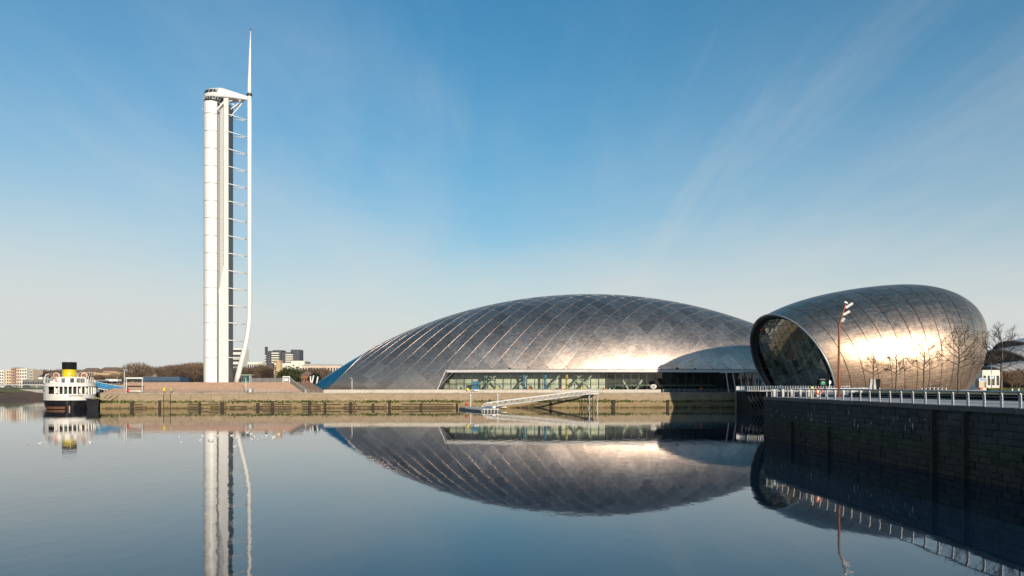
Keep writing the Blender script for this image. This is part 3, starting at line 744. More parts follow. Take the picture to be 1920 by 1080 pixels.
for k in range(4):
    aa, ab = 338 - k * 14, 338 - k * 14 - 11.5; q4 = [cab(aa, 178.6), cab(ab, 178.6), cab(ab, 172.4), cab(aa, 172.4)]
    oo = Vector((-.10, -.14, .03)); mb = MB(); mb.add([p + oo for p in q4] + [p - oo * 3 for p in q4], [(0, 1, 2, 3), (7, 6, 5, 4), (0, 4, 5, 1), (1, 5, 6, 2), (2, 6, 7, 3), (3, 7, 4, 0)])
    mb.build('window', MT['dark_glass'], tower)
MB().lathe((X_(401, 286), 285.4, 0), [(1.6, Z_(200, 286)), (3.0, Z_(194, 286)), (3.3, Z_(187.2, 286))], 20).build('cabin_underside', MT['tower_dark'], tower)
for k in range(9):
    a = R(200 + k * 17); c_, s_ = math.cos(a), math.sin(a)
    MB().bar((X_(401, 286) + 3.35 * c_, 285.4 + 3.35 * s_, Z_(187.3, 286)), (X_(401, 286) + 2.6 * c_, 285.4 + 2.6 * s_, Z_(197, 286)), .13).build('glazing_bar', MT['tower_white'], tower)
MB().bar(tw(407, 206, -3.2), tw(421, 191, -3.2), .9, .5).build('strut', MT['tower_white'], tower)
for a, b_ in (((428, 190), (461, 183)), ((428, 208), (461, 184)), ((432, 219), (462, 184)), ((436, 195), (446, 204)), ((450, 188), (446, 200))):
    MB().tube([tw(a[0], a[1], -1.5), tw(b_[0], b_[1], MY)], .2, 6).build('cabin_strut', MT['tower_white'], tower)
MB().bar(tw(379, 205, -1), tw(385, 203, -1), .25).build('camera_arm', MT['tower_white'], tower)
MB().box(X_(430.5, 286), 283.7, TB + 2.2, 1.4, .5, 4.4).build('door', MT['teal'], tower)
# stepped brick podium
pod = thing('stepped_podium', 'wide reddish brick steps rising to the foot of the white tower', 'steps', (-105, 266, LZ))
NS = 15; dz = (TB - LZ) / NS
for i in range(NS):
    y0 = 259.2 + i * .86; xa = -133.5 + i * .10; xb = X_(571 - i * 2.1, 262)
    pts = [(xa, y0 + .6)]; 
    for k in range(13): f = k / 12; pts.append((xa + (xb - xa) * f, y0 + 1.6 * (1 - math.sin(math.pi * f) ** .5)))
    pts += [(xb, y0 + 3), (xb - 2, 300), (xa - 16, 300)]
    if i == NS - 1: nm = 'terrace'
    MB().prism(pts, LZ - .02 if i == 0 else LZ + dz * i - .02, LZ + dz * (i + 1) - (.0 if i < NS - 1 else .006)).build('step', MT['brick_step'], pod)
cw_ = [Vector((X_(571, 260), 259.4, LZ + .5)), Vector((X_(541, 271), 272, TB + .5))]
MB().bar(cw_[0] + Vector((.6, 0, -.2)), cw_[1] + Vector((.6, 0, -.2)), .7, 1.5).build('cheek_wall', MT['coping'], pod)

# ------------------------------------------------------------------ titanium egg cinema
EG = dict(X=81.4216, Y=225.2808, al=.199, L=50.2839, hm=20.6794, s0=.5634, q=.816, wr=1.2529, wr1=-.1931, zc0=12.1499, zc1=5.6517, l0=.4593, l1=-.2158, bx=7.179, pw=2.1787, tw=-.2428)
ea = Vector((math.cos(EG['al']), math.sin(EG['al']), 0))
def esec(s):
    d = EG
    if s > d['s0']: h = d['hm'] * max(0, 1 - ((s - d['s0']) / (1 - d['s0'])) ** d['pw']) ** (1 / d['pw'])
    else: h = d['hm'] * math.sqrt(1 - ((d['s0'] - s) / d['q']) ** 2)
    return h, h * (d['wr'] + d['wr1'] * s), d['zc0'] + d['zc1'] * s
def E_(s, ph, off=0., inset=1.):
    d = EG; h, wv, zc = esec(s); h = (h + off) * inset; wv = (wv + off) * inset
    lean = d['l0'] * (1 - s) + d['l1'] * s; an = d['al'] + d['tw'] * s; tx, ty = math.sin(an), -math.cos(an)
    z = zc + h * math.sin(ph); c = wv * math.cos(ph)
    x = d['X'] + ea.x * d['L'] * s + tx * (d['bx'] * s * s + c) - lean * (z - G) * ea.x
    y = d['Y'] + ea.y * d['L'] * s + ty * (d['bx'] * s * s + c) - lean * (z - G) * ea.y
    return Vector((x, y, z))
def ph_range(s, zb=G - .25):
    h, wv, zc = esec(s); v = (zb - zc) / max(h, .01)
    if v <= -1: return -math.pi / 2 + .001, math.pi * 1.5 - .001
    if v >= .98: v = .98
    a = math.asin(v); return a, math.pi - a
egg = thing('egg_cinema', 'rounded titanium cinema shell with banded cladding and dark glass front', 'building', (105, 225, G))
ribs = [.006, .0761] + [.0761 + .0713 * k for k in range(1, 14)]; ribs = [r for r in ribs if r < .98] + [.9985]
NP = 56
for i, (s0, s1) in enumerate(zip(ribs, ribs[1:])):
    g = .0016; vs, fs, sm, nr, uv = [], [], [], [], []; ns = 5 if i < len(ribs) - 2 else 8
    for k in range(ns + 1):
        f = k / ns; f = f if i < len(ribs) - 2 else 1 - (1 - f) ** 2
        s = s0 + g + (s1 - s0 - 2 * g) * f; a, b_ = ph_range(s)
        for j in range(NP + 1):
            ph = a + (b_ - a) * j / NP; p = E_(s, ph); e = .004
            du = E_(min(s + e, .9995), ph) - E_(max(s - e, 0), ph); dv = E_(s, ph + .01) - E_(s, ph - .01); n_ = du.cross(dv)
            n_ = n_.normalized() if n_.length > 1e-9 else ea.copy()
            if n_.dot(p - E_(s, ph, -3)) < 0: n_ = -n_
            vs.append(p); nr.append(n_); uv.append((s * EG['L'], (ph) * esec(.5)[0]))
    W = NP + 1
    for k in range(ns):
        for j in range(NP): fs.append((k * W + j, (k + 1) * W + j, (k + 1) * W + j + 1, k * W + j + 1)); sm.append(True)
    # returns into the joint
    for k in (0, ns):
        o = len(vs); s = s0 + g if k == 0 else s1 - g; a, b_ = ph_range(s)
        for off in (-.005, -.5):
            for j in range(NP + 1): vs.append(E_(s, a + (b_ - a) * j / NP, off)); nr.append(Vector((0, 0, 0))); uv.append((s * EG['L'], j))
        for j in range(NP): fs.append((o + j, o + j + 1, o + W + j + 1, o + W + j)); sm.append(False)
    o = bpy.data.objects.new('cladding_band', mesh_from((vs, fs, sm, nr, uv), 'cladding_band', MT['titanium_egg'], org(egg))); C.objects.link(o); o.parent = egg
rows = []
for k in range(46):
    s = .001 + .997 * (1 - (1 - k / 45) ** 1.5); a, b_ = ph_range(s); rows.append([E_(s, a + (b_ - a) * j / 48, -.42) for j in range(49)])
MB().grid(rows).build('inner_shell', MT['seam_dark'], egg)
a0, b0 = ph_range(0)
MB().tube([E_(0, a0 + (b0 - a0) * k / 60, .08) for k in range(61)], .27, 10).build('opening_rim', MT['galv'], egg)
MB().tube([E_(0, a0 + (b0 - a0) * k / 60, -.35) + ea * .5 for k in range(61)], .30, 8).build('inner_rim', MT['dark_steel'], egg)
REC = 1.5
rows = [[E_(0, a0 + (b0 - a0) * k / 48, -.3), E_(0, a0 + (b0 - a0) * k / 48, -1.0) + ea * REC] for k in range(49)]
MB().grid(rows).build('reveal', MT['dark_steel'], egg)
# glazing in the leaning plane: coordinates (c, z)
h_, w_, zc_ = esec(0); h_ -= 1.05; w_ -= 1.05; tvec = Vector((math.sin(EG['al']), -math.cos(EG['al']), 0)); ln0 = EG['l0']
def gp(c, z, off=0.): 
    return Vector((EG['X'], EG['Y'], 0)) + ea * (REC + off) + tvec * c - ea * (ln0 * (z - G)) + Vector((0, 0, z))
oval = [(w_ * math.cos(t), zc_ + h_ * math.sin(t)) for t in [2 * math.pi * k / 44 for k in range(44)]]
PW, PHH = 2.45, 2.3
for i in range(-6, 6):
    for j in range(0, 11):
        poly = [(i * PW + .05, G + j * PHH + .05), ((i + 1) * PW - .05, G + j * PHH + .05), ((i + 1) * PW - .05, G + (j + 1) * PHH - .05), (i * PW + .05, G + (j + 1) * PHH - .05)]
        for k in range(44):
            p, q = oval[k], oval[(k + 1) % 44]; nx, ny = q[1] - p[1], -(q[0] - p[0]); poly = clip(poly, nx, ny, nx * p[0] + ny * p[1])
            if len(poly) < 3: break
        if len(poly) < 3 or area(poly) < .05: continue
        ti, tj = random.gauss(0, .004), random.gauss(0, .004); cxx = sum(p[0] for p in poly) / len(poly); czz = sum(p[1] for p in poly) / len(poly)
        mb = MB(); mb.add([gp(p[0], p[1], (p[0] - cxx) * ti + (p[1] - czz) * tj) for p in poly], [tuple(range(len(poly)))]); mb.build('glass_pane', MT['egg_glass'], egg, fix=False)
for i in range(-6, 7):
    c = i * PW
    if abs(c) >= w_: continue
    zt_ = zc_ + h_ * math.sqrt(1 - (c / w_) ** 2); MB().bar(gp(c, G, .06), gp(c, zt_, .06), .11, .16).build('mullion', MT['dark_steel'], egg)
for j in range(1, 11):
    z = G + j * PHH
    if z >= zc_ + h_: continue
    c = w_ * math.sqrt(1 - ((z - zc_) / h_) ** 2); MB().bar(gp(-c, z, .07), gp(c, z, .07), .10, .14).build('transom', MT['dark_steel'], egg)
for c, w2 in ((1.5, .45), (3.6, .28), (-2.5, .3), (-5.5, .3)):
    MB().tube([gp(c, G, 1.2), gp(c, G + 13, 1.2)], w2 * .6, 8).build('column', MT['green_steel'], egg)
for j, (z, d) in enumerate(((G + 4.2, 5), (G + 9, 7))):
    MB().bar(gp(-w_ + 2, z, d), gp(w_ - 3, z, d), 4.5, .5, up=(0, 0, 1)).build('inside_floor', MT['inside_wall'], egg)
rows = [[gp(w_ * math.cos(R(a)) * .96, zc_ + h_ * math.sin(R(a)) * .96, 12), gp(0, zc_, 12)] for a in range(-20, 201, 10)]
MB().grid(rows, False).build('inside_wall', MT['inside_wall'], egg)
MB().bar((88, 214.5, G + .2), (121, 201, G + .2), 1.2, .5).build('plinth', MT['concrete'], egg)

# ------------------------------------------------------------------ entrance canopy between hall and egg
cn = thing('entrance_canopy', 'pale flat entrance canopy on slanted struts between hall and egg', 'canopy', (76, 262, G))
MB().prism([(70, 268), (76, 262), (92, 260), (96, 268), (84, 276), (72, 275)], 11.6, 12.15).build('canopy_roof', MT['fascia'], cn)
for i in range(6):
    x = 71.5 + i * 2.1; y = 266 - i * .8
    MB().bar((x + 1.2, y + .8, LZ), (x, y, 11.6), .26).build('slanted_strut', MT['tower_grey'], cn)
for i in range(2):
    MB().bar((80 + i, 262.5, LZ), (80.4 + i, 262.5, 11.6), .3).build('slanted_strut', MT['tower_grey'], cn)

# viewing deck over the inlet, with its own railing
dk = thing('viewing_deck', 'curved deck with white baluster railing projecting over the inlet', 'deck', (64, 214, G))
dpts = [(66.5, 228), (63.5, 224), (61.6, 219), (61.4, 215), (62.5, 211.5), (65, 209), (69, 207), (74, 204.5), (80, 201), (84, 198)]
MB().prism(dpts + [(90, 205), (80, 225)], RZ + .01, RZ + .32).build('deck_slab', MT['concrete'], dk)
for k in range(8):
    x = 62.3 + k * .9; MB().bar((x, 213 - k * .6, RZ), (x + 3.5, 216, 1.0), .3).build('support_strut', MT['dark_steel'], dk)
def along(pts, step):
    out = []; carry = 0
    for a, b_ in zip(pts, pts[1:]):
        a, b_ = Vector((*a, 0)), Vector((*b_, 0)); d = (b_ - a).length; t = carry
        while t < d: out.append(a.lerp(b_, t / d)); t += step
        carry = t - d
    return out
balm = MB().box(0, 0, .55, .09, .16, 1.1).mesh('baluster', MT['white_steel'])
for p in along(dpts, .62): piece('baluster', balm, dk, p + Vector((.15, .15, RZ + .32)) - org(dk), (0, 0, random.uniform(-.3, .3)))
MB().tube([(x + .15, y + .15, RZ + 1.42) for x, y in dpts], .06, 6).build('handrail', MT['galv'], dk)

# ------------------------------------------------------------------ promenade railing
rl = thing('dock_railing', 'long white post railing along the edge of the dark dock wall', 'railing', (36.7, 85, RZ))
pm = MB()
prof = [(-.01, 0), (.06, 0), (.06, .5), (.04, .98), (-.12, 1.12), (-.16, 1.07), (-.03, .92), (-.01, .5)]
vs = [(x, -.15, z) for x, z in prof] + [(x, .15, z) for x, z in prof]; n = len(prof)
pm.add(vs, [tuple(range(n)), tuple(range(n, 2 * n))[::-1]] + [(i, n + i, n + (i + 1) % n, (i + 1) % n) for i in range(n)])
pm = pm.mesh('post', MT['rail_paint'], fix=True)
yy = 114.6; ys = []
while yy > 26: ys.append(yy); yy -= 2.2
for y in ys: piece('post', pm, rl, Vector((36.62, y, RZ + .03)) - org(rl), scale=(1.0, 1.0, 1.05))
MB().tube([(36.44, 114.9, RZ + 1.2), (36.44, 20, RZ + 1.2)], .075, 8).build('handrail', MT['galv'], rl)
for z in (.3, .55, .8): MB().tube([(36.72, 114.9, RZ + z), (36.72, 20, RZ + z)], .014, 4).build('wire', MT['galv'], rl)
r2 = thing('corner_railing', 'short white railing turning the far corner of the dock', 'railing', (43, 114.9, RZ))
for i in range(1, 12): piece('post', pm, r2, Vector((36.62 + i * 1.25, 114.9, RZ + .03)) - org(r2), (0, 0, R(-90)), (1.0, 1.0, 1.05))
MB().tube([(36.5, 114.75, RZ + 1.21), (51.4, 114.75, RZ + 1.21)], .06, 8).build('handrail', MT['white_steel'], r2)
for z in (.3, .55, .8): MB().tube([(36.8, 114.95, RZ + z), (51.4, 114.95, RZ + z)], .014, 4).build('wire', MT['galv'], r2)
r3 = thing('egg_forecourt_railing', 'white upright railing at the foot of the egg beside the concrete wedge', 'railing', (78, 170, RZ))
rp = [(71, 172), (73, 170.3), (75.5, 170), (78, 171), (80, 173)]
for p in along(rp, .95): MB().bar(p + Vector((0, 0, RZ)), p + Vector((0, 0, RZ + 1.15)), .1).build('post', MT['white_steel'], r3)
MB().tube([(x, y, RZ + 1.15) for x, y in rp], .05, 6).build('handrail', MT['galv'], r3)
r4 = thing('lawn_railing', 'short row of pale railing posts between the wedge and the second tree', 'railing', (89, 168, RZ))
for i in range(7): MB().bar((86.5 + i * .85, 168, RZ), (86.5 + i * .85, 168, RZ + 1.15), .1).build('post', MT['white_steel'], r4)
MB().tube([(86.4, 168, RZ + 1.15), (91.8, 168, RZ + 1.15)], .05, 6).build('handrail', MT['galv'], r4)
# life ring station
ls = thing('life_ring_station', 'yellow post with orange life ring behind the dock railing', 'life ring', (37.4, 99, RZ))
MB().box(37.3, 99, RZ + .75, .28, .28, 1.5).build('post', MT['yellow'], ls)
tor = MB(); tor.tube([(38.1 + .34 * math.cos(a), 98.8, RZ + .95 + .34 * math.sin(a)) for a in [2 * math.pi * k / 20 for k in range(21)]], .1, 8, cap=False); tor.build('ring', MT['orange'], ls)
MB().box(38.1, 99.0, RZ + .95, .7, .12, .75).build('back_board', MT['white_steel'], ls)

# floodlight mast
LX, LY = X_(1573, 112.3), 112.3
lm = thing('floodlight_mast', 'tall rust red mast with bent top and four floodlights', 'lamp post', (LX, LY, RZ))
def lp(px, py): return Vector((X_(px, LY), LY, Z_(py, LY)))
MB().tube([Vector((LX, LY, RZ)), lp(1573, 700), lp(1573, 640), lp(1573.4, 612), lp(1575.5, 603), lp(1579, 592), lp(1586, 568)], [.2, .18, .16, .15, .14, .12, .09], 12).build('pole', MT['corten'], lm)
MB().lathe((LX, LY, RZ), [(.4, 0), (.4, .08), (.22, .12)], 12).build('base_plate', MT['corten'], lm)
for px, py, an, L_ in ((1592, 573, 35, 1.15), (1587, 587, 30, 1.0), (1581, 600, 60, .62)):
    c_ = lp(px, py); d = Vector((math.cos(R(an)), -.25, math.sin(R(an)))).normalized()
    h_ob = MB().bar(c_ - d * L_ * .5, c_ + d * L_ * .5, .5, .32).build('floodlight', MT['white_steel'], lm)
    f_ = d.cross(Vector((0, 1, 0))).normalized(); MB().bar(c_ - d * L_ * .42 - f_ * .17, c_ + d * L_ * .42 - f_ * .17, .4, .03, up=f_).build('lens', MT['galv'], h_ob)
    MB().tube([c_ - d * .1, lp(px - 6, py + 2)], .05, 6).build('bracket', MT['dark_steel'], lm)
MB().bar(lp(1583, 566), lp(1588.5, 568.5), .3, .2).build('floodlight', MT['white_steel'], lm)

# concrete wedge, kiosk, signs at the egg
wd = thing('concrete_wedge', 'pale concrete wedge block with dark side at the foot of the egg', 'monument', (X_(1637, 164), 164, RZ))
x0_, x1_, x2_ = X_(1625, 164), X_(1637, 164), X_(1647, 164); zt_ = Z_(711, 164)
mb = MB(); mb.add([(x0_, 163, RZ), (X_(1640, 164), 163, RZ), (x1_, 163, zt_), (X_(1628.5, 164), 163, zt_), (x0_, 163.7, RZ), (X_(1640, 164), 163.7, RZ), (x1_, 163.7, zt_), (X_(1628.5, 164), 163.7, zt_)],
    [(0, 1, 2, 3), (7, 6, 5, 4), (0, 4, 5, 1), (1, 5, 6, 2), (2, 6, 7, 3), (3, 7, 4, 0)]); mb.build('block', MT['concrete'], wd)
mb = MB(); mb.add([(X_(1641, 164), 163.3, RZ), (X_(1645, 164), 163.3, RZ), (X_(1648.5, 164), 163.3, zt_), (X_(1637.5, 164), 163.3, zt_), (X_(1641, 164), 163.9, RZ), (X_(1645, 164), 163.9, RZ), (X_(1648.5, 164), 163.9, zt_), (X_(1637.5, 164), 163.9, zt_)],
    [(0, 1, 2, 3), (7, 6, 5, 4), (0, 4, 5, 1), (1, 5, 6, 2), (2, 6, 7, 3), (3, 7, 4, 0)]); mb.build('dark_panel', MT['black_granite'], wd)
kx = X_(1541, 203); kk = thing('black_kiosk', 'black entrance kiosk with green arch sign before the egg glass', 'kiosk', (kx, 203, RZ))
MB().box(kx, 203, RZ + 1.5, 1.9, 1.6, 3.0).build('body', MT['black_granite'], kk)
MB().box(kx, 203, RZ + 3.14, 1.3, 1.1, .26).build('cap', MT['stone_grey'], kk)
sg = MB(); sg.prism([(0, 0)] * 0 or [(kx + .55 * math.cos(R(a)), RZ + 2.15 + .5 * math.sin(R(a))) for a in range(0, 181, 15)], 0, .05)
sg2 = MB(); sg2.add([(v.x, 202.17 - v.z, v.y) for v in sg.v], sg.f); sg2.build('arch_sign', MT['green_sign'], kk)
MB().box(kx, 202.16, RZ + 1.95, 1.1, .05, .16).build('sign_bar', MT['green_sign'], kk)
sp_ = at(1555.5, 715, 202); one('sign_post', 'thin white sign post beside the black kiosk', 'sign post', MB().bar((sp_.x, 202, RZ), (sp_.x, 202, RZ + 3), .16).box(sp_.x + .1, 202, RZ + 2.4, .5, .1, .7), MT['white_steel'], loc=(sp_.x, 202, RZ))

# person in a blue jacket on the promenade
def person(x, y, z, rz, label, top, legs):
    root = thing('person', label, 'person', (x, y, z), rz)
    J = {'pel': (0, 0, .95, .15), 'chest': (0, 0, 1.32, .17), 'neck': (0, 0, 1.5, .065), 'head': (0, .02, 1.62, .10), 'crown': (0, .02, 1.74, .075),
         'ls': (-.19, 0, 1.42, .075), 'le': (-.25, .04, 1.15, .055), 'lw': (-.22, .14, .92, .04), 'lh': (-.21, .17, .82, .04), 'rs': (.19, 0, 1.42, .075), 're': (.25, -.02, 1.15, .055), 'rw': (.24, .08, .91, .04), 'rh': (.24, .10, .81, .04),
         'lk': (-.10, .06, .52, .075), 'la': (-.10, -.04, .09, .05), 'lt': (-.10, .12, .04, .045), 'rk': (.10, .12, .52, .075), 'ra': (.11, .16, .09, .05), 'rt': (.11, .32, .04, .045), 'lp': (-.10, 0, .88, .10), 'rp': (.10, 0, .88, .10)}
    ed = [('pel', 'chest'), ('chest', 'neck'), ('neck', 'head'), ('head', 'crown'), ('chest', 'ls'), ('ls', 'le'), ('le', 'lw'), ('lw', 'lh'), ('chest', 'rs'), ('rs', 're'), ('re', 'rw'), ('rw', 'rh'),
          ('pel', 'lp'), ('lp', 'lk'), ('lk', 'la'), ('la', 'lt'), ('pel', 'rp'), ('rp', 'rk'), ('rk', 'ra'), ('ra', 'rt')]
    ks = list(J); me = bpy.data.meshes.new('body'); me.from_pydata([J[k][:3] for k in ks], [(ks.index(a), ks.index(b_)) for a, b_ in ed], [])
    ob = bpy.data.objects.new('body', me); C.objects.link(ob); ob.parent = root
    md = ob.modifiers.new('skin', 'SKIN'); sv = me.skin_vertices[0].data
    for i, k in enumerate(ks): sv[i].radius = (J[k][3], J[k][3] * .8)
    sv[0].use_root = True; s2 = ob.modifiers.new('sub', 'SUBSURF'); s2.levels = 1; s2.render_levels = 2
    mm, t, b_ = newmat('person_' + top); s_ = nd(t, 'ShaderNodeSeparateXYZ'); t.links.new(coord(t), s_.inputs[0])
    base = {'jacket': (.02, .16, .42), 'red': (.5, .04, .04)}[top]
    c1 = mix(t, mrange(t, s_.outputs[2], .9, .91), legs, base); c2 = mix(t, mrange(t, s_.outputs[2], 1.5, 1.51), c1, (.55, .33, .24)); t.links.new(c2, b_.inputs['Base Color']); b_.inputs['Roughness'].default_value = .8
    me.materials.append(mm)
    hr = MB(); hr.ball((0, -.01, 1.73), .115, 10, 7, (1, 1.05, .8)); hr.build('hair', MT['twig'], root, local=True)
    return root
person(X_(1463, 176), 176, RZ, R(200), 'person in a blue jacket walking in front of the egg glass', 'jacket', (.04, .045, .07))
person(X_(1567, 178), 178, RZ, R(120), 'person in a red top beside the rust red mast', 'red', (.03, .03, .03))

# ------------------------------------------------------------------ bare street trees
def bare_tree(x, y, z, H_, seed, label, lean=0):
    rng = random.Random(seed); root = thing('bare_tree', label, 'tree', (x, y, z), 0, 'young bare trees on the lawn by the egg')
    clear = H_ * .36
    tr = MB(); pts = [Vector((0, 0, -.1))]; 
    for k in range(1, 9): f = k / 8; pts.append(Vector((lean * f + rng.uniform(-.04, .04), rng.uniform(-.04, .04), H_ * .74 * f)))
    tr.tube(pts, [.155 * (1 - .82 * k / 8) + .02 for k in range(9)], 8); tr.build('trunk', MT['bark'], root, local=True)
    cr = MB()
    def branch(p, d, l, r, lv):
        n = 3; q = p; pts = [p]; dirs = []
        for k in range(n):
            d = (d + Vector((rng.gauss(0, .13), rng.gauss(0, .13), rng.gauss(.05, .1) + (.10 if lv > 0 else .02)))).normalized(); q = q + d * l / n; pts.append(q); dirs.append(d)
        cr.tube(pts, [r, r * .8, r * .62, r * .42], 4 if lv else 5, cap=False)
        if lv >= 3: return
        for k in range((5, 4, 2)[lv]):
            f = rng.uniform(.2, 1.0); i = min(int(f * n), n - 1); b0_ = pts[i].lerp(pts[i + 1], f * n - i) if f < 1 else pts[-1]
            a = rng.uniform(0, 2 * math.pi); u = dirs[i].orthogonal().normalized(); u.rotate(Matrix.Rotation(a, 3, dirs[i]))
            nd_ = (dirs[i] * rng.uniform(.5, .95) + u * rng.uniform(.5, .95)).normalized()
            branch(b0_, nd_, l * rng.uniform(.42, .66), max(r * .52, .013), lv + 1)
    for k in range(13):
        f = k / 12; zz_ = clear + (H_ * .72 - clear) * f ** .9; i = min(int(zz_ / (H_ * .74) * 8), 7); g = zz_ / (H_ * .74) * 8 - i
        b0_ = pts[i].lerp(pts[min(i + 1, 8)], g); a = k * 2.4 + rng.uniform(-.4, .4); up = .28 + .8 * f
        branch(b0_, Vector((math.cos(a), math.sin(a), up)).normalized(), H_ * (.36 - .14 * f) * rng.uniform(.8, 1.15), .055 - .02 * f, 0)
    cr.build('crown', MT['twig'], root, local=True, fix=False); return root
TZ = RZ + .62
for px, Y, H_, sd_, lab in ((1637, 139, 7.6, 1, 'small bare tree standing by the concrete wedge'), (1680, 127, 7.2, 2, 'thin bare tree under the bright sun glint on the egg'), (1732, 117, 8.2, 3, 'bare tree just right of the glint, third from the mast'),
        (1797, 103, 9.2, 4, 'tallest bare tree in front of the egg near its rounded end'), (1877, 87, 7.8, 5, 'bare tree against the sky beyond the rounded end of the egg')):
    bare_tree(X_(px, Y), Y, TZ, H_, sd_, lab, .1)

# ------------------------------------------------------------------ moored steamer (local: +y ahead, stern at the origin, z = 0 waterline)
ship = thing('moored_steamer', 'moored steamer with black hull, white decks and yellow funnel', 'ship', (-136.2, 245.5, 0), math.atan2(.49, .87) * 1.0)
BM = 7.3
def half(y, b=BM):
    if y < 9: return b * math.sqrt(max(0, 1 - ((9 - y) / 9) ** 2)) ** .9
    if y < 42: return b
    return b * max(.02, 1 - ((y - 42) / 30) ** 2)
ysn = [0, .12, .4, .9, 1.6, 2.6, 4, 6, 9, 14, 22, 32, 42, 50, 58, 65, 70, 71.9]
def ring_(z, shrink, y0=0.):
    L_ = [(-half(y) * shrink, y + y0, z) for y in ysn]; Rr = [(half(y) * shrink, y + y0, z) for y in ysn[::-1]]; return L_ + Rr
def loft(levels, name, mat, parent, top=True):
    mb = MB(); mb.grid([ring_(*l) for l in levels], True, True)
    if top: rl_ = ring_(*levels[-1]); mb.add(rl_, [tuple(range(len(rl_)))])
    return mb.build(name, mat, parent, local=True)
hull = loft([(-1.2, .80, 1.6), (-.3, .88, 1.0), (.6, .94, .55), (1.6, .975, .2), (2.85, 1.0, 0)], 'hull', MT['hull_black'], ship)
loft([(2.86, 1.0, 0), (3.6, 1.005, -.05), (4.75, 1.01, -.1)], 'bulwark', MT['ship_white'], ship)
loft([(2.78, 1.012, -.05), (2.98, 1.012, -.05)], 'rubbing_strake', MT['ship_white'], ship, False)
for z0, z1, mt in ((.25, .40, 'copper'), (.62, .78, 'copper')):
    mb = MB(); pts = [(-half(y) * .945 - .05, y + .5) for y in (12, 9, 6, 4, 2.6, 1.6, .9, .4, .12)] ; rows = []
    for z in (z0, z1): rows.append([(x * (1 + (z - .6) * .03), y - (z - .6) * .3 - .06, z) for x, y in pts])
    mb.grid(rows, False); mb.build('boot_topping_stripe', MT[mt], hull, local=True)
MB().box(-.2, .35, .5, .3, .5, 1.2).build('rudder_post', MT['copper'], hull, local=True)
# promenade deck: plating on the port side, posts and windows round the stern
def deck_ring(z, sh, y0, ys=ysn): return [( -half(y) * sh, y + y0) for y in ys] + [(half(y) * sh, y + y0) for y in ys[::-1]]
inn = [(x, y) for x, y in deck_ring(0, .80, 2.2)]
MB().prism(inn, 4.76, 7.0).build('deck_house', MT['window_dark'], ship, local=True)
port = [(-half(y) * 1.0, y) for y in (32, 22, 14, 9, 6.2, 4.6, 3.6)]
mb = MB(); mb.grid([[(x, y, 4.75) for x, y in port], [(x, y, 7.05) for x, y in port]], True); mb.grid([[(x + .12, y + .1, 4.75) for x, y in port], [(x + .12, y + .1, 7.05) for x, y in port]], True); mb.build('side_plating', MT['ship_white'], ship, local=True)
MB().bar((-half(7) * 1.0 - .04, 6.4, 5.9), (-half(8) - .04, 7.6, 5.9), .12, .9).build('side_window', MT['window_dark'], ship, local=True)
post = MB().box(0, 0, 0, .34, .22, 2.3).mesh('deck_post', MT['ship_white'])
edge = []
for k in range(17):
    a = R(205 + k * 10); x = math.cos(a) * BM * .985; yv = 9 + math.sin(a) * 8.9; 
    if a < R(228): continue
    edge.append((x, yv))
for x, yv in edge + [(BM * .98, y) for y in (11, 14, 17, 20)]: piece('deck_post', post, ship, (x, yv, 5.9))
for i, (x, yv) in enumerate(edge[:-1:2]):
    MB().box(x * .88, 9 + (yv - 9) * .88, 5.75, .5, .5, 1.5).build('deck_locker', MT[('ship_white', 'teal', 'brick_red', 'cream')[i % 4]], ship, local=True)
MB().prism(deck_ring(0, 1.03, -.2), 7.05, 7.32).build('upper_deck', MT['ship_white'], ship, local=True)
mb = MB(); rg = deck_ring(0, 1.0, 0.3); mb.grid([[(x, y, 7.32) for x, y in rg], [(x, y, 8.25) for x, y in rg]], True, True)
rg2 = deck_ring(0, .985, .4); mb.grid([[(x, y, 7.32) for x, y in rg2], [(x, y, 8.25) for x, y in rg2]], True, True); mb.build('upper_bulwark', MT['ship_white'], ship, local=True)
rgr = deck_ring(0, .99, .35, [.12, .4, .9, 1.6, 2.6, 4, 6, 9, 12, 15, 18, 21])
rpm = MB().box(0, 0, .5, .07, .07, 1.0).mesh('stanchion', MT['ship_white'])
for x, y in rgr: piece('stanchion', rpm, ship, (x, y, 8.2))
for z in (8.75, 9.2): MB().tube([(x, y, z) for x, y in rgr], .035, 5).build('deck_rail', MT['ship_white'], ship, local=True)
MB().tube([(0, 4.5, 7.3), (0, 4.2, 12.2)], [.09, .05], 6).build('ensign_staff', MT['ship_white'], ship, local=True)
for dx in (-2.6, 2.8): MB().tube([(dx * .3, 40, 15.4), (dx * 1.9, 30, 8.3)], .03, 4).build('funnel_stay', MT['dark_steel'], ship, local=True)
for k in range(4): MB().lathe((half(7 + k * 3) + .25, 7 + k * 3, 0), [(.05, 1.3), (.3, 1.5), (.32, 2.2), (.05, 2.5)], 10).build('fender', MT['dark_steel'], ship, local=True)
MB().box(.4, 19, 8.6, 8.2, 14, 2.6).build('upper_house', MT['ship_white'], ship, local=True)
MB().box(.4, 19, 10.0, 8.8, 14.6, .22).build('house_roof', MT['ship_white'], ship, local=True)
for x in (-1.9, .6, 2.4, 3.6):
    MB().box(x, 11.96, 8.9, 1.1, .12, 1.5).build('house_window', MT['window_dark'], ship, local=True)
fu = MB(); fu.lathe((0, 40, 0), [(2.3, 9.0), (2.3, 12.95)], 28, sx=1, sy=1.35); fun = fu.build('funnel', MT['yellow'], ship, local=True)
MB().lathe((0, 40, 0), [(2.32, 12.95), (2.32, 15.3), (2.36, 15.35), (2.36, 15.55), (2.1, 15.55), (2.1, 14.9)], 28, sx=1, sy=1.35).build('funnel_top', MT['funnel_black'], fun, local=True)
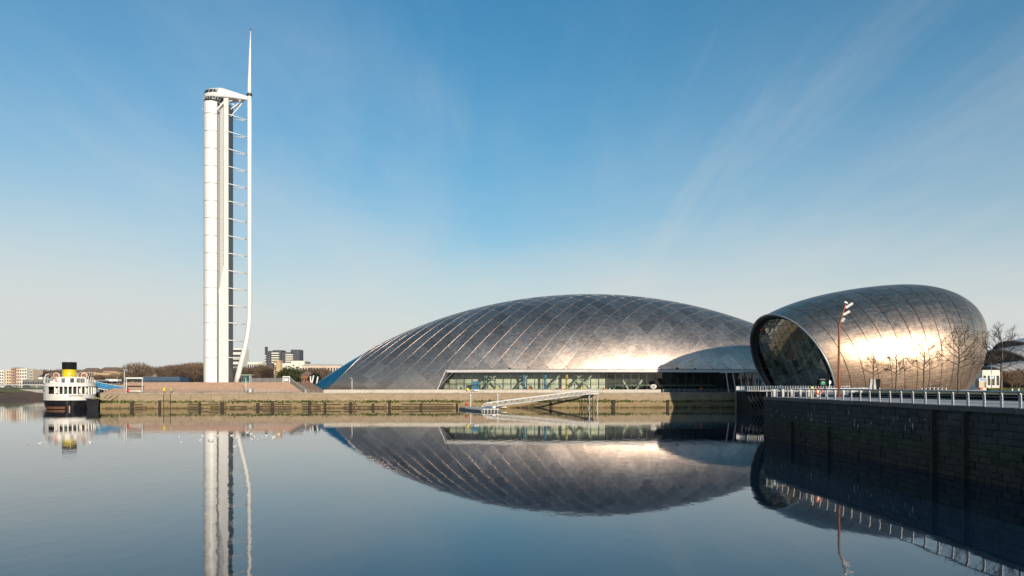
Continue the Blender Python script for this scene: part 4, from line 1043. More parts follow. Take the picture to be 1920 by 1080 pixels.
MB().lathe((.6, 36.85, 0), [(.0, 11.0), (.35, 11.0), (.35, 11.05)], 10).build('emblem', MT['funnel_black'], fun, local=True)
def cowl(x, y, z, s, face):
    mb = MB(); d = Vector((math.cos(face), math.sin(face), 0)); p = Vector((x, y, z))
    mb.tube([p, p + Vector((0, 0, 1.2 * s)), p + Vector((0, 0, 1.75 * s)) + d * .15 * s, p + Vector((0, 0, 2.05 * s)) + d * .6 * s, p + Vector((0, 0, 2.05 * s)) + d * 1.1 * s], [.42 * s, .42 * s, .52 * s, .72 * s, .85 * s], 12)
    o = mb.build('ventilator', MT['ship_white'], ship, local=True); q = p + Vector((0, 0, 2.05 * s)) + d * 1.11 * s
    m2 = MB(); m2.tube([q, q + d * .03], .7 * s, 12); m2.build('ventilator_mouth', MT['brick_red'], o, local=True)
cowl(-3.2, 13, 8.2, 1.15, R(240)); cowl(4.4, 13, 8.2, 1.15, R(250)); cowl(6.0, 16, 8.2, .6, R(-60)); cowl(2.2, 15, 10.1, .5, R(-90))
for k in range(3): MB().tube([(5.2 + k * .7, 11 + k, 8.2), (5.2 + k * .7, 11 + k, 10.4 - k * .2)], .1, 6).build('vent_pipe', MT['ship_white'], ship, local=True)
# lifeboat on davits on the port quarter
rows = []
for k in range(9):
    f = k / 8; w2 = 1.15 * math.sin(math.pi * (.04 + .92 * f)) ** .6; yv = 8.5 + 7 * f; up = .5 * abs(2 * f - 1) ** 2
    rows.append([(-5.6 + w2 * math.cos(R(a)), yv, 9.7 + up + 1.0 * math.sin(R(a)) * (.5 + .5 * w2)) for a in range(180, 361, 20)])
lbm = MB(); lbm.grid(rows, True); lbm.grid([[r_[0], r_[-1]] for r_ in rows], False); lb_ = lbm.build('lifeboat', MT['ship_white'], ship, local=True)
for yv in (9.6, 14.2): MB().tube([(-6.9, yv, 8.2), (-6.95, yv, 9.9), (-6.6, yv, 10.8), (-5.8, yv, 11.1)], .11, 6).build('davit', MT['ship_white'], lb_, local=True)
MB().box(-3.9, 9.2, 9.0, .7, .7, .9).build('life_ring_box', MT['orange'], ship, local=True)
MB().tube([(0, 56, 7), (0, 56, 17)], .14, 8).build('foremast', MT['ship_white'], ship, local=True)
MB().prism(deck_ring(0, .8, 4, [30, 42, 50, 56]), 7.3, 9.6).build('bridge_house', MT['ship_white'], ship, local=True)
td = bpy.data.curves.new('ship_name', 'FONT'); td.body = 'QUEEN MARY'; td.size = .62; td.align_x = 'CENTER'; td.extrude = .01
to = bpy.data.objects.new('ship_name', td); C.objects.link(to); dg = bpy.context.evaluated_depsgraph_get(); me = bpy.data.meshes.new_from_object(to.evaluated_get(dg)); bpy.data.objects.remove(to)
me.materials.clear(); me.materials.append(MT['dark_steel']); to = piece('ship_name', me, ship, (1.6, .02, 4.0), (R(90), 0, R(8)))
# mooring ropes
for a, b_, sag in ((Vector((-130.6, 248.3, 3.9)), QA + qd * 4 + Vector((0, 0, LZ - .1)), 1.2), (Vector((-131, 247.8, 3.3)), QA + qd * 2.2 + Vector((0, 0, LZ - .4)), .6), (Vector((-130.2, 249, 3.7)), QA + qd * 6 + Vector((0, 0, LZ + .1)), 1.5)):
    pts = [a.lerp(b_, k / 12) - Vector((0, 0, sag * 4 * (k / 12) * (1 - k / 12))) for k in range(13)]
    one('mooring_rope', 'slack pale mooring rope between the steamer and the quay', 'rope', MB().tube(pts, .11, 6), MT['rope'], 'mooring ropes of the steamer', loc=pts[0])
bg_ = thing('added_barge', 'added black barge standing in for the dark hull area between steamer and quay end', 'barge', (-132.3, 251.2, 0), math.atan2(.49, .87))  # barge added to stand in for the dark area beside the steamer's hull
rows = [[(sx * (1.5 + .12 * z) , y, z) for sx, y in ((-1, -1.2 - .12 * z), (1, -1.2 - .12 * z), (1, 16), (-1, 16))] for z in (-1, .5, 1.8, 3.2)]
q3 = MB(); q3.grid(rows, False, True); q3.add(rows[-1], [(0, 1, 2, 3)]); q3.build('hull', MT['hull_black'], bg_, local=True)
MB().prism([(-2.2, -1.9), (2.2, -1.9), (2.2, 16), (-2.2, 16)], 3.22, 3.4).build('gunwale', MT['shed_blue'], bg_, local=True)
MB().box(0, 9, 4.2, 2.2, 7, 1.6).build('deck_box', MT['shed_blue'], bg_, local=True)
# blue sided boarding bridge and shelter
gw = thing('boarding_bridge', 'blue panelled boarding bridge from the quay to the steamer', 'gangway', (X_(205, 266), 266, LZ))
a, b_ = at(180, 722, 266), at(232, 731.5, 266)
MB().bar(a - Vector((0, 0, .9)), b_ - Vector((0, 0, .9)), 1.8, .25).build('deck', MT['white_steel'], gw)
for k in range(6):
    p, q = a.lerp(b_, k / 6 + .01), a.lerp(b_, (k + 1) / 6 - .01)
    MB().bar(p + Vector((0, -.9, .25)), q + Vector((0, -.9, .25)), .08, 1.7).build('side_panel', MT['blue_paint'], gw)
MB().bar(a + Vector((0, -.95, 1.2)), b_ + Vector((0, -.95, 1.2)), .12, .12).build('handrail', MT['white_steel'], gw)
for k in range(4): p = a.lerp(b_, .3 + k * .2); MB().bar(p - Vector((0, 0, 1)), (p.x, p.y, LZ - .1), .15).build('leg', MT['white_steel'], gw)
sh = thing('quay_shelter', 'grey flat roofed shelter behind the blue boarding bridge', 'shelter', (X_(198, 272), 272, LZ))
MB().box(X_(190, 272), 272, Z_(713.5, 272), 5.2, 3, .5).build('roof', MT['galv'], sh); MB().box(X_(212, 273), 273.4, Z_(712.8, 272), 4.2, 3, .8).build('roof', MT['white_steel'], sh)
for px in (180, 190, 200, 210, 220): MB().bar((X_(px, 272), 272, LZ), (X_(px, 272), 272, Z_(714, 272)), .16).build('post', MT['galv'], sh)
MB().box(X_(199, 272), 274.5, LZ + 2.1, 7, .2, 4.2).build('back_wall', MT['stone_grey'], sh)
hb = thing('height_barrier', 'white goalpost shaped barrier frame beside the brick steps', 'barrier', (X_(251, 258), 258, LZ))
MB().bar(at(236, 709, 258), at(268, 709, 258), .5, .5).build('beam', MT['white_steel'], hb)
for px in (237, 267): MB().bar((X_(px, 258), 258, LZ), (X_(px, 258), 258, Z_(709, 258)), .22).build('post', MT['white_steel'], hb)
MB().box(X_(250, 259), 259.4, Z_(713, 258), 4.6, .4, .7).build('sign_board', MT['dark_steel'], hb)
one('red_float', 'small red float lying on the quay by the boarding bridge', 'float', MB().ball((X_(242, 258), 257.5, LZ + .7), .55, 10, 8, (1.2, 1, 1)), MT['red'], loc=(X_(242, 258), 257.5, LZ))
db = thing('white_dinghy', 'small white dinghy lying on the quay beside the barrier frame', 'boat', (X_(250, 259), 257, LZ))
rows = []
for k in range(9):
    f = k / 8; w2 = .9 * math.sin(math.pi * (.06 + .9 * f)) ** .55; rows.append([(X_(243, 257) + 4.2 * f, 257 + w2 * math.cos(R(a)), LZ + .8 + .7 * math.sin(R(a))) for a in range(180, 361, 20)])
q_ = MB(); q_.grid(rows, True); q_.grid([[r_[0], r_[-1]] for r_ in rows], False); q_.build('hull', MT['ship_white'], db)

# ------------------------------------------------------------------ pontoon, gangway and piles
pn = thing('pontoon', 'low floating pontoon with slatted sides at the foot of the gangway', 'pontoon', (-10, 234, 0))
pc = [Vector((-16.2, 243.5, 0)), Vector((-8.2, 222, 0)), Vector((-3.6, 224, 0)), Vector((-9.5, 246, 0))]
MB().prism([(v.x, v.y) for v in pc], .62, .80).build('deck', MT['white_steel'], pn)
MB().prism([(v.x * .98 - .1, v.y) for v in pc], -.4, .4).build('float', MT['dark_steel'], pn)
slat = MB().box(0, 0, 0, .28, .2, .7).mesh('slat', MT['concrete'])
for k in range(22):
    p = pc[0].lerp(pc[1], (k + .5) / 22); piece('slat', slat, pn, p + Vector((-.05, -.02, .35)) - org(pn), (0, 0, math.atan2(-21.5, 8)))
for k in range(5):
    p = pc[1].lerp(pc[2], (k + .5) / 5); piece('slat', slat, pn, p + Vector((0, -.05, .35)) - org(pn), (0, 0, R(25)))
MB().box(-6.5, 233, 1.1, .9, 9, .5, R(18)).build('bench_box', MT['white_steel'], pn)
MB().box(-4.2, 243, .8, 5, 2.2, .3, R(8)).build('landing_stage', MT['white_steel'], pn)
o = thing('pontoon_life_ring', 'red life ring housing standing on the pontoon', 'life ring', (X_(875, 236), 236, .8))
MB().ball((X_(875, 236), 236, 1.75), .55, 12, 8, (.9, .5, 1)).build('housing', MT['red'], o); MB().bar((X_(875, 236), 236.1, .8), (X_(875, 236), 236.1, 1.4), .14).build('post', MT['galv'], o)
gg = thing('truss_gangway', 'long white lattice gangway sloping from the quay to the pontoon', 'gangway', (-7, 238, .8))
ga, gb2 = Vector((-7.6, 237, .95)), Vector((25.5, 259, 4.75)); gd = (gb2 - ga); sdv = Vector((gd.y, -gd.x, 0)).normalized()
MB().bar(ga, gb2, 1.7, .12).build('walkway', MT['galv'], gg)
NT = 19; UPV = Vector((0, 0, 1.25))
for sgn in (-1, 1):
    o_ = sdv * .85 * sgn
    MB().bar(ga + o_, gb2 + o_, .17).build('bottom_chord', MT['white_steel'], gg)
    MB().bar(ga + gd * .012 + o_ + UPV, gb2 + o_ + UPV, .17).build('top_chord', MT['white_steel'], gg)
    for k in range(NT):
        p, m_, q = ga + gd * (k / NT), ga + gd * ((k + .5) / NT), ga + gd * ((k + 1) / NT)
        MB().bar(p + o_, m_ + o_ + UPV, .11).build('diagonal', MT['white_steel'], gg); MB().bar(m_ + o_ + UPV, q + o_, .11).build('diagonal', MT['white_steel'], gg)
    for k in range(4):
        p = ga + gd * (k * .011 - .035); MB().bar(p + o_ + Vector((0, 0, .1)), ga + gd * (.012 * k) + o_ + UPV, .08).build('end_rail', MT['white_steel'], gg)
gs = thing('gangway_tower', 'white steel frame on legs holding the top of the gangway', 'frame', (26.5, 260.5, 0))
for x in (25.3, 27.9):
    for y in (259.3, 262): MB().bar((x, y, -1), (x, y, 5.7), .15).build('leg', MT['galv'], gs)
    MB().bar((x, 259.3, 4.2), (x - .2, 262, .3), .16).build('brace', MT['timber'], gs)
MB().box(26.6, 260.8, 4.7, 3.4, 3.2, .3).build('platform', MT['white_steel'], gs)
for z in (5.4, 6.0): MB().bar((25.2, 259.3, z), (28, 259.3, z), .12).build('rail', MT['white_steel'], gs)
MB().bar((24.2, 259.3, 4.6), (25.4, 259.3, .2), .16).build('brace', MT['timber'], gs); MB().bar((27.9, 259.2, 4.6), (26.4, 259.2, .2), .16).build('brace', MT['timber'], gs)
for px, y, zt_, lab in ((882, 250, 4.4, 'pale mooring pile standing beside the pontoon'), (933, 256, 4.4, 'pale mooring pile behind the low end of the gangway')):
    o = thing('mooring_pile', lab, 'pile', (X_(px, y), y, 0), 0, 'pale mooring piles')
    MB().tube([(X_(px, y), y, -1), (X_(px, y), y, zt_)], .3, 10).build('pile', MT['concrete'], o); MB().lathe((X_(px, y), y, zt_), [(.36, -.3), (.36, 0), (.05, .2)], 10).build('cap', MT['white_steel'], o)
p = Qpx(877) + qn * -.3; o = thing('diamond_sign', 'yellow diamond warning sign on the quay above the pontoon', 'sign', (p.x, p.y, LZ))
mb = MB(); mb.add([(p.x - .55, p.y - .1, LZ + 1.1), (p.x, p.y - .1, LZ + .55), (p.x + .55, p.y - .1, LZ + 1.1), (p.x, p.y - .1, LZ + 1.65), (p.x - .55, p.y, LZ + 1.1), (p.x, p.y, LZ + .55), (p.x + .55, p.y, LZ + 1.1), (p.x, p.y, LZ + 1.65)], [(0, 1, 2, 3), (7, 6, 5, 4), (0, 4, 5, 1), (1, 5, 6, 2), (2, 6, 7, 3), (3, 7, 4, 0)]); mb.build('plate', MT['yellow'], o)
MB().bar((p.x, p.y + .06, LZ - .1), (p.x, p.y + .06, LZ + 1.5), .1).build('post', MT['galv'], o)
p = Qpx(891) + qn * -.3; o = thing('notice_board', 'small white notice board beside the yellow diamond sign', 'sign', (p.x, p.y, LZ)); MB().box(p.x, p.y, LZ + .75, 2.4, .1, .55).build('board', MT['white_steel'], o); MB().box(p.x - .6, p.y - .06, LZ + .72, .7, .03, .3).build('print', MT['dark_steel'], o)
for px, lab in ((308, 'yellow life ring cabinet above the ladder left of the tower'), (321, 'pale yellow cabinet on the quay beside the life ring cabinet')):
    p = Qpx(px) - qn * .2; o = thing('quay_cabinet', lab, 'cabinet', (p.x, p.y, LZ)); MB().box(p.x, p.y, LZ + 1.1, .7, .4, 1.1).build('box', MT['yellow' if px == 308 else 'rope'], o); MB().box(p.x, p.y, LZ + .3, .12, .12, .6).build('post', MT['galv'], o)
p = Qpx(1315) - qn * .3; o = thing('orange_sign', 'small orange diamond sign on the shaded quay', 'sign', (p.x, p.y, LZ)); MB().box(p.x, p.y, LZ + 1.3, .8, .08, .8).build('plate', MT['orange'], o); MB().bar((p.x, p.y + .06, LZ), (p.x, p.y + .06, LZ + 1.2), .1).build('post', MT['galv'], o)
p = Qpx(1228) - qn * 1.8; o = thing('shell_sign', 'pale green shell shaped sign at the edge of the shadow', 'sign', (p.x, p.y, LZ))
mb = MB(); mb.lathe((0, 0, 0), [(0.01, 0), (.9, .0), (1.0, .2), (.01, .25)], 20); m2 = MB(); m2.add([(p.x + v.x * 1.1, p.y + v.z, LZ + 2.0 + v.y * .8) for v in mb.v], mb.f); m2.build('shell', MT['cream'], o)
MB().box(p.x, p.y + .1, LZ + .7, .3, .2, 1.4).build('post', MT['green_steel'], o)
for k in range(5):
    a_ = R(30 + k * 30); MB().bar((p.x, p.y - .03, LZ + 1.7), (p.x + .9 * math.cos(a_), p.y - .03, LZ + 1.75 + .75 * math.sin(a_)), .1).build('fan_stripe', MT['teal'], o)

# posts and small things round the tower
def lamp(px, y, py_top, zb, lab, arm=1):
    x = X_(px, y); zt_ = Z_(py_top, y); o = thing('lamp_post', lab, 'lamp post', (x, y, zb))
    MB().tube([(x, y, zb), (x, y, zt_)], [.13, .09], 8).build('pole', MT['white_steel'], o); MB().box(x + .35 * arm, y, zt_ + .05, 1.0, .35, .2).build('lantern', MT['galv'], o); return o
lamp(461, 257, 709, LZ, 'white lamp post on the quay right of the tower mast', -1)
lamp(660, 266, 709, LZ, 'white lamp post in front of the dark hall cladding', -1)
lamp(233, 262, 693, LZ, 'tall thin lamp post left of the brick steps')
o = thing('control_box', 'grey service cabinet on the quay near the lamp post', 'cabinet', (X_(470, 257), 257, LZ)); MB().box(X_(470, 257), 257, LZ + .75, 1.5, .8, 1.5).build('body', MT['galv'], o); MB().box(X_(470, 257), 257, LZ + 1.54, 1.6, .9, .08).build('lid', MT['white_steel'], o); MB().box(X_(470, 257), 256.58, LZ + .7, .6, .04, 1.1).build('door', MT['tower_grey'], o)
tkx = X_(462, 284); o = thing('ticket_kiosk', 'green glazed kiosk at the foot of the tower mast', 'kiosk', (tkx, 284, TB))
MB().box(tkx, 284, TB + 1.25, 2.9, 2.4, 2.5).build('body', MT['teal'], o); MB().box(tkx + .3, 284, TB + 2.65, 4.0, 3.2, .25).build('roof', MT['green_steel'], o)
for dx in (-.9, 0, .9): MB().box(tkx + dx, 282.76, TB + 1.4, .7, .06, 1.6).build('window', MT['window_dark'], o)
for dx in (1.6, 2.0): MB().bar((tkx + dx, 282.9, TB), (tkx + dx, 282.9, TB + 2.5), .14).build('post', MT['white_steel'], o)

qf = thing('quay_fence', 'thin grey fence along the quay edge before the brick steps', 'fence', (QA.x + 10, QA.y + 2, LZ))
pf = MB().box(0, 0, .55, .09, .09, 1.1).mesh('post', MT['galv']); f0, f1 = Qpx(262) - qn * .9, Qpx(604) - qn * .9
for i in range(40): piece('post', pf, qf, f0.lerp(f1, i / 39) + Vector((0, 0, LZ)) - org(qf))
for z in (.4, .75, 1.1): MB().tube([f0 + Vector((0, 0, LZ + z)), f1 + Vector((0, 0, LZ + z))], .035, 5).build('rail', MT['galv'], qf)
# ------------------------------------------------------------------ gulls on the water
gm = MB(); gm.ball((0, 0, .07), .14, 10, 7, (1.75, .85, .75)); gm.ball((.21, 0, .2), .062, 8, 6); gm.tube([(.14, 0, .1), (.2, 0, .19)], [.07, .05], 8)
gm.add([(-.2, -.06, .1), (-.2, .06, .1), (-.4, .05, .14), (-.4, -.05, .14), (-.25, 0, .15)], [(0, 1, 2, 3), (0, 4, 1), (1, 4, 2), (2, 4, 3), (3, 4, 0)])
gme = gm.mesh('gull', MT['feather'], fix=True)
wgm = MB(); wgm.ball((-.06, 0, .12), .12, 8, 6, (1.7, .92, .62)); wgme = wgm.mesh('wing', MT['feather_grey'])
bkm = MB(); bkm.tube([(.26, 0, .2), (.33, 0, .185)], [.022, .006], 5); bkme = bkm.mesh('beak', MT['yellow'])
gulls = [(288, 820.6), (334.6, 820), (341, 830), (374.6, 826), (380.4, 818), (392, 826), (397, 827), (407, 818), (434.6, 817), (440, 838), (444, 822), (463.7, 811), (471.7, 814), (472, 824), (478, 819), (484, 825), (490, 821), (499, 822), (500.2, 817), (513.7, 819), (513, 821.7), (522, 815), (52, 833), (75, 832), (170, 830)]
for i, (px, py) in enumerate(gulls):
    Y = CH * F / (py - YH); x = X_(px, Y); rz = random.uniform(0, 6.28)
    if px in (52, 75, 170): lb, gr = {52: 'leftmost white gull afloat before the steamer', 75: 'white gull afloat just below the steamer stern', 170: 'white gull afloat below the end of the quay'}[px], 'gulls near the steamer'
    elif px < 200: lb, gr = 'white gull afloat on open water in front of the steamer', 'gulls near the steamer'
    elif px < 405: lb, gr = 'white gull afloat left of the tower reflection', 'gulls left of the tower reflection'
    else: lb, gr = 'white gull in the loose flock right of the tower reflection', 'gulls right of the tower reflection'
    g0 = bpy.data.objects.new('gull', gme); C.objects.link(g0); g0.location = (x, Y, 0); g0.rotation_euler = (0, 0, rz); s_ = random.uniform(.8, 1.05); g0.scale = (s_, s_, s_); tag(g0, lb, 'gull', gr)
    piece('wing', wgme, g0); piece('beak', bkme, g0)

# ------------------------------------------------------------------ far shore: buildings and woods
def block(name, label, px0, px1, ytop, Y, mat, depth=14, floors=4, bays=5, zb=5.0, roof=None, wmat='window_dark', band=False, group=None, rise=0):
    x0, x1 = X_(px0, Y), X_(px1, Y); zt_ = Z_(ytop, Y); o = thing(name, label, 'building', ((x0 + x1) / 2, Y + depth / 2, zb), 0, group)
    MB().box((x0 + x1) / 2, Y + depth / 2, (zb + zt_) / 2 - .5, x1 - x0, depth, zt_ - zb + 1).build('wall', MT[mat], o)
    fh = (zt_ - zb) / floors; bw = (x1 - x0) / bays
    if band:
        for f in range(floors): MB().box((x0 + x1) / 2, Y - .05, zb + fh * (f + .55), (x1 - x0) * .96, .3, fh * .45).build('window_band', MT[wmat], o)
    else:
        wme = MB().box(0, 0, 0, bw * .5, .3, fh * .5).mesh('window', MT[wmat])
        for f in range(floors):
            for k in range(bays): piece('window', wme, o, Vector((x0 + bw * (k + .5), Y - .05, zb + fh * (f + .55))) - org(o))
    if roof:
        y0, y1 = Y - .6, Y + depth + .6; xm = (y0 + y1) / 2; h = rise or depth * .28
        mb = MB(); mb.add([(x0 - .5, y0, zt_), (x1 + .5, y0, zt_), (x1 + .5, y1, zt_), (x0 - .5, y1, zt_), (x0 + 2, xm, zt_ + h), (x1 - 2, xm, zt_ + h)], [(0, 1, 5, 4), (1, 2, 5), (2, 3, 4, 5), (3, 0, 4), (3, 2, 1, 0)]); mb.build('roof', MT[roof], o)
    else: MB().box((x0 + x1) / 2, Y + depth / 2, zt_ + .35, (x1 - x0) * .98, depth * .98, .7).build('parapet', MT[mat], o)
    return o
FL = 640
block('apartment_block', 'white end block of flats at the far left edge', -14, 7, 696, FL, 'cream', floors=6, bays=5)
block('apartment_block', 'beige flats beside the white end block', 8, 21, 695, FL + 3, 'beige', floors=6, bays=3)
block('apartment_block', 'pinkish brick stair tower among the riverside flats', 21, 27.5, 690.5, FL + 2, 'pink_brick', floors=7, bays=2)
block('apartment_block', 'beige flats right of the pink stair tower', 28, 36, 692.5, FL + 4, 'beige', floors=6, bays=2)
block('apartment_block', 'tall cream block with sunlit gable among the flats', 36.5, 50, 692.5, FL, 'cream', floors=6, bays=3)
block('apartment_block', 'narrow cream block at the right end of the flats', 53.5, 61, 695, FL + 6, 'beige', floors=6, bays=2)
block('riverside_shed', 'long low pale green shed on the far bank', 42, 79, 713.5, 540, 'stone_grey', floors=1, bays=8, depth=10)
q_ = thing('river_wall', 'long pale road wall along the far bank', 'wall', (X_(20, 500), 500, 5.6))
for k in range(8): MB().box(-340 + k * 9.1, 500, 7.6, 9, .5, .8).build('wall_panel', MT['concrete'], q_)
for k in range(8): MB().box(-344 + k * 9.1, 500.2, 6.4, .6, .6, 1.8).build('post', MT['concrete'], q_)
def car(px, Y, z, mat, lab):
    x = X_(px, Y); o = thing('parked_car', lab, 'car', (x, Y, z), 0, 'cars parked on the far bank')
    mb = MB(); prof = [(-2.1, .35), (2.1, .35), (2.15, .8), (1.4, .95), (.8, 1.42), (-.9, 1.45), (-1.6, .98), (-2.15, .9)]; n = len(prof)
    mb.add([(x + a, Y - .85, z + b_) for a, b_ in prof] + [(x + a, Y + .85, z + b_) for a, b_ in prof], [tuple(range(n)), tuple(range(n, 2 * n))[::-1]] + [(i, n + i, n + (i + 1) % n, (i + 1) % n) for i in range(n)]); mb.build('body', MT[mat], o)
    MB().box(x - .05, Y - .87, z + 1.15, 2.0, .05, .36).build('window', MT['window_dark'], o)
    for dx in (-1.3, 1.3):
        m2 = MB(); m2.tube([(x + dx, Y - .9, z + .33), (x + dx, Y - .65, z + .33)], .33, 12); m2.build('wheel', MT['dark_steel'], o)
for px, mt, lab in ((6, 'white_steel', 'white car parked on the far bank, leftmost'), (17, 'dark_steel', 'dark car parked on the far bank beside the white one'), (29, 'galv', 'silver car parked below the tall cream flats'), (50, 'dark_steel', 'dark car parked in front of the green shed')): car(px, 496, 5.95, mt, lab)
block('house_row', 'low brown roofed houses behind the steamer stern', 82, 104, 705, 620, 'brick_red', floors=2, bays=8, roof='tile_roof', rise=3, depth=12)
block('gable_house', 'small white gabled house beyond the far bank', 72, 79, 706.5, 600, 'cream', floors=1, bays=2, roof='slate', rise=2.4, depth=8)
block('tenement', 'brown roofed tenement right of the yellow funnel', 149, 180, 697, 600, 'pink_brick', floors=3, bays=8, roof='tile_roof', rise=3)
block('tenement', 'long brown roofed tenement behind the boarding bridge', 183, 218, 695.5, 610, 'pink_brick', floors=3, bays=9, roof='tile_roof', rise=3)
block('yellow_warehouse', 'ochre warehouse block behind the quay shelter', 176, 206, 701, 520, 'sandstone', floors=3, bays=8, depth=12)
block('yellow_warehouse', 'lower ochre block left of the round bare tree', 206, 236, 700, 530, 'sandstone', floors=3, bays=8, depth=12)
block('yellow_house', 'small ochre house in the trees left of the tower', 268, 283, 701, 540, 'sandstone', floors=2, bays=3, roof='tile_roof', rise=2.5, depth=9)
block('blue_shed', 'long low blue shed left of the tower', 266, 337, 708.5, 470, 'shed_blue', floors=1, bays=14, depth=16)
block('brick_cottage', 'small orange brick cottage just left of the tower foot', 371, 384, 709, 420, 'brick_red', floors=1, bays=2, roof='tile_roof', rise=2, depth=8)
block('office_block', 'pale striped office block between tower and mast', 433, 456, 654, 900, 'cream', floors=8, bays=2, band=True, depth=20)
# hospital on the skyline
ho = thing('hospital', 'dark grey hospital blocks with white balcony bands on the skyline', 'building', (X_(530, 950), 950, 5))
def hb_(name, px0, px1, y0, y1, Y, mat, d=18): return MB().box((X_(px0, Y) + X_(px1, Y)) / 2, Y + d / 2, (Z_(y0, Y) + Z_(y1, Y)) / 2, X_(px1, Y) - X_(px0, Y), d, Z_(y0, Y) - Z_(y1, Y)).build(name, MT[mat], ho)
hb_('tower_block', 499, 512, 658, 700, 950, 'hospital_dark'); hb_('chimney', 496.5, 499.2, 650, 700, 948, 'hospital_dark', 6); hb_('tower_block', 512, 528, 656.5, 700, 955, 'hospital_dark'); hb_('tower_block', 528, 545, 660.5, 700, 952, 'hospital_dark'); hb_('tower_block', 545, 561.5, 655.5, 677, 960, 'hospital_dark')
for k in range(5):
    hb_('balcony_band', 509, 522.5, 661 + k * 4.4, 663.3 + k * 4.4, 947, 'cream', 3); hb_('balcony_band', 535, 548.5, 664 + k * 4, 666.2 + k * 4, 947, 'cream', 3); hb_('balcony_band', 496.3, 498.6, 666 + k * 4.4, 668.3 + k * 4.4, 945, 'cream', 2)
hb_('podium', 546, 571, 676.5, 690, 940, 'cream'); hb_('podium', 520, 560, 681, 692, 935, 'cream'); hb_('podium', 571, 575, 678, 690, 940, 'stone_grey')
block('terrace_row', 'pale terraced houses on the skyline left of the hall', 566, 640, 685.5, 800, 'beige', floors=2, bays=14, roof='cream', rise=2)
block('skyline_houses', 'pale houses on the skyline between mast and hospital', 464, 492, 680, 880, 'cream', floors=3, bays=7)
# clock tower
ct = thing('clock_tower', 'octagonal sandstone clock tower beyond the brick podium', 'tower', (X_(522, 420), 420, 5))
cxx, cyy = X_(521.5, 420), 420
MB().lathe((cxx, cyy, 0), [(2.5, 4), (2.5, Z_(697, 420)), (2.62, Z_(696.5, 420)), (2.3, Z_(695.5, 420)), (2.2, Z_(678.5, 420)), (2.5, Z_(678, 420)), (2.5, Z_(676.5, 420)), (2.1, Z_(676, 420))], 8, smooth=False).build('shaft', MT['sandstone'], ct)
m2 = MB(); m2.lathe((0, 0, 0), [(.7, 0), (.7, .2)], 16); m3 = MB(); m3.add([(cxx - .85 + v.x * .75, cyy - 2.25 - v.z, Z_(683, 420) + v.y * .75) for v in m2.v], m2.f); m3.build('clock_face', MT['cream'], ct)
MB().box(cxx - .85, cyy - 2.1, Z_(690.5, 420), .5, .3, 1.4).build('window', MT['window_dark'], ct)
q_ = thing('dock_wall_far', 'long grey stone wall behind the podium', 'wall', (X_(500, 340), 340, 5))
for k in range(6): MB().box(X_(473 + k * 13.5, 340), 340, 7.4, 3.0, .6, 6.2).build('wall_panel', MT['stone_grey'], q_)
fr = thing('white_gantry', 'small white gantry frame beyond the podium', 'gantry', (X_(536, 320), 320, 5))
for px in (531, 543): MB().bar((X_(px, 320), 320, 5), (X_(px, 320), 320, Z_(706, 320)), .35).build('leg', MT['white_steel'], fr)
MB().bar(at(530.5, 706.5, 320), at(543.5, 706.5, 320), .5).build('beam', MT['white_steel'], fr); MB().box(X_(537, 320), 320, Z_(712, 320), 1.6, 1, 1.2).build('winch', MT['white_steel'], fr)
ww = thing('work_boat', 'dark blue work boat with white masts left of the hall tip', 'boat', (X_(560, 330), 330, 5))
rows = []
for k in range(9):
    f = k / 8; w2 = 2.0 * math.sin(math.pi * (.08 + .86 * f)) ** .5; rows.append([(X_(546, 330) + 7.2 * f, 330 + w2 * math.cos(R(a)), 7.4 + 1.6 * math.sin(R(a))) for a in range(180, 361, 20)])
q2 = MB(); q2.grid(rows, True); q2.grid([[r_[0], r_[-1]] for r_ in rows], False); q2.build('hull', MT['shed_blue'], ww); MB().box(X_(563, 330), 330, 7.9, 2.6, 2, 1.3).build('wheelhouse', MT['window_dark'], ww)
for k, (px, py) in enumerate(((582, 705), (588, 704), (596, 706))):
    MB().tube([at(px + (1, -5, -4)[k], 727, 318), at(px, py, 318)], .3, 8).build('mast', MT['white_steel'], ww)
pl = thing('play_structure', 'rust red and white play frame at the tip of the hall', 'play frame', (X_(574, 316), 316, 5))
for k in range(6):
    c_ = at(569 + k * 2.2, 717 + (k % 3) * 3, 316); MB().ball(tuple(c_), .9, 8, 6, (1, .8, .8)).build('float', MT['brick_red'], pl)
MB().bar(at(567, 728, 316), at(582, 716, 316), .3).build('beam', MT['red'], pl)
block('brick_lodge', 'orange brick lodge with hipped roof near the hall tip', 565, 581, 703, 380, 'brick_red', floors=1, bays=3, roof='tile_roof', rise=2.2, depth=8)

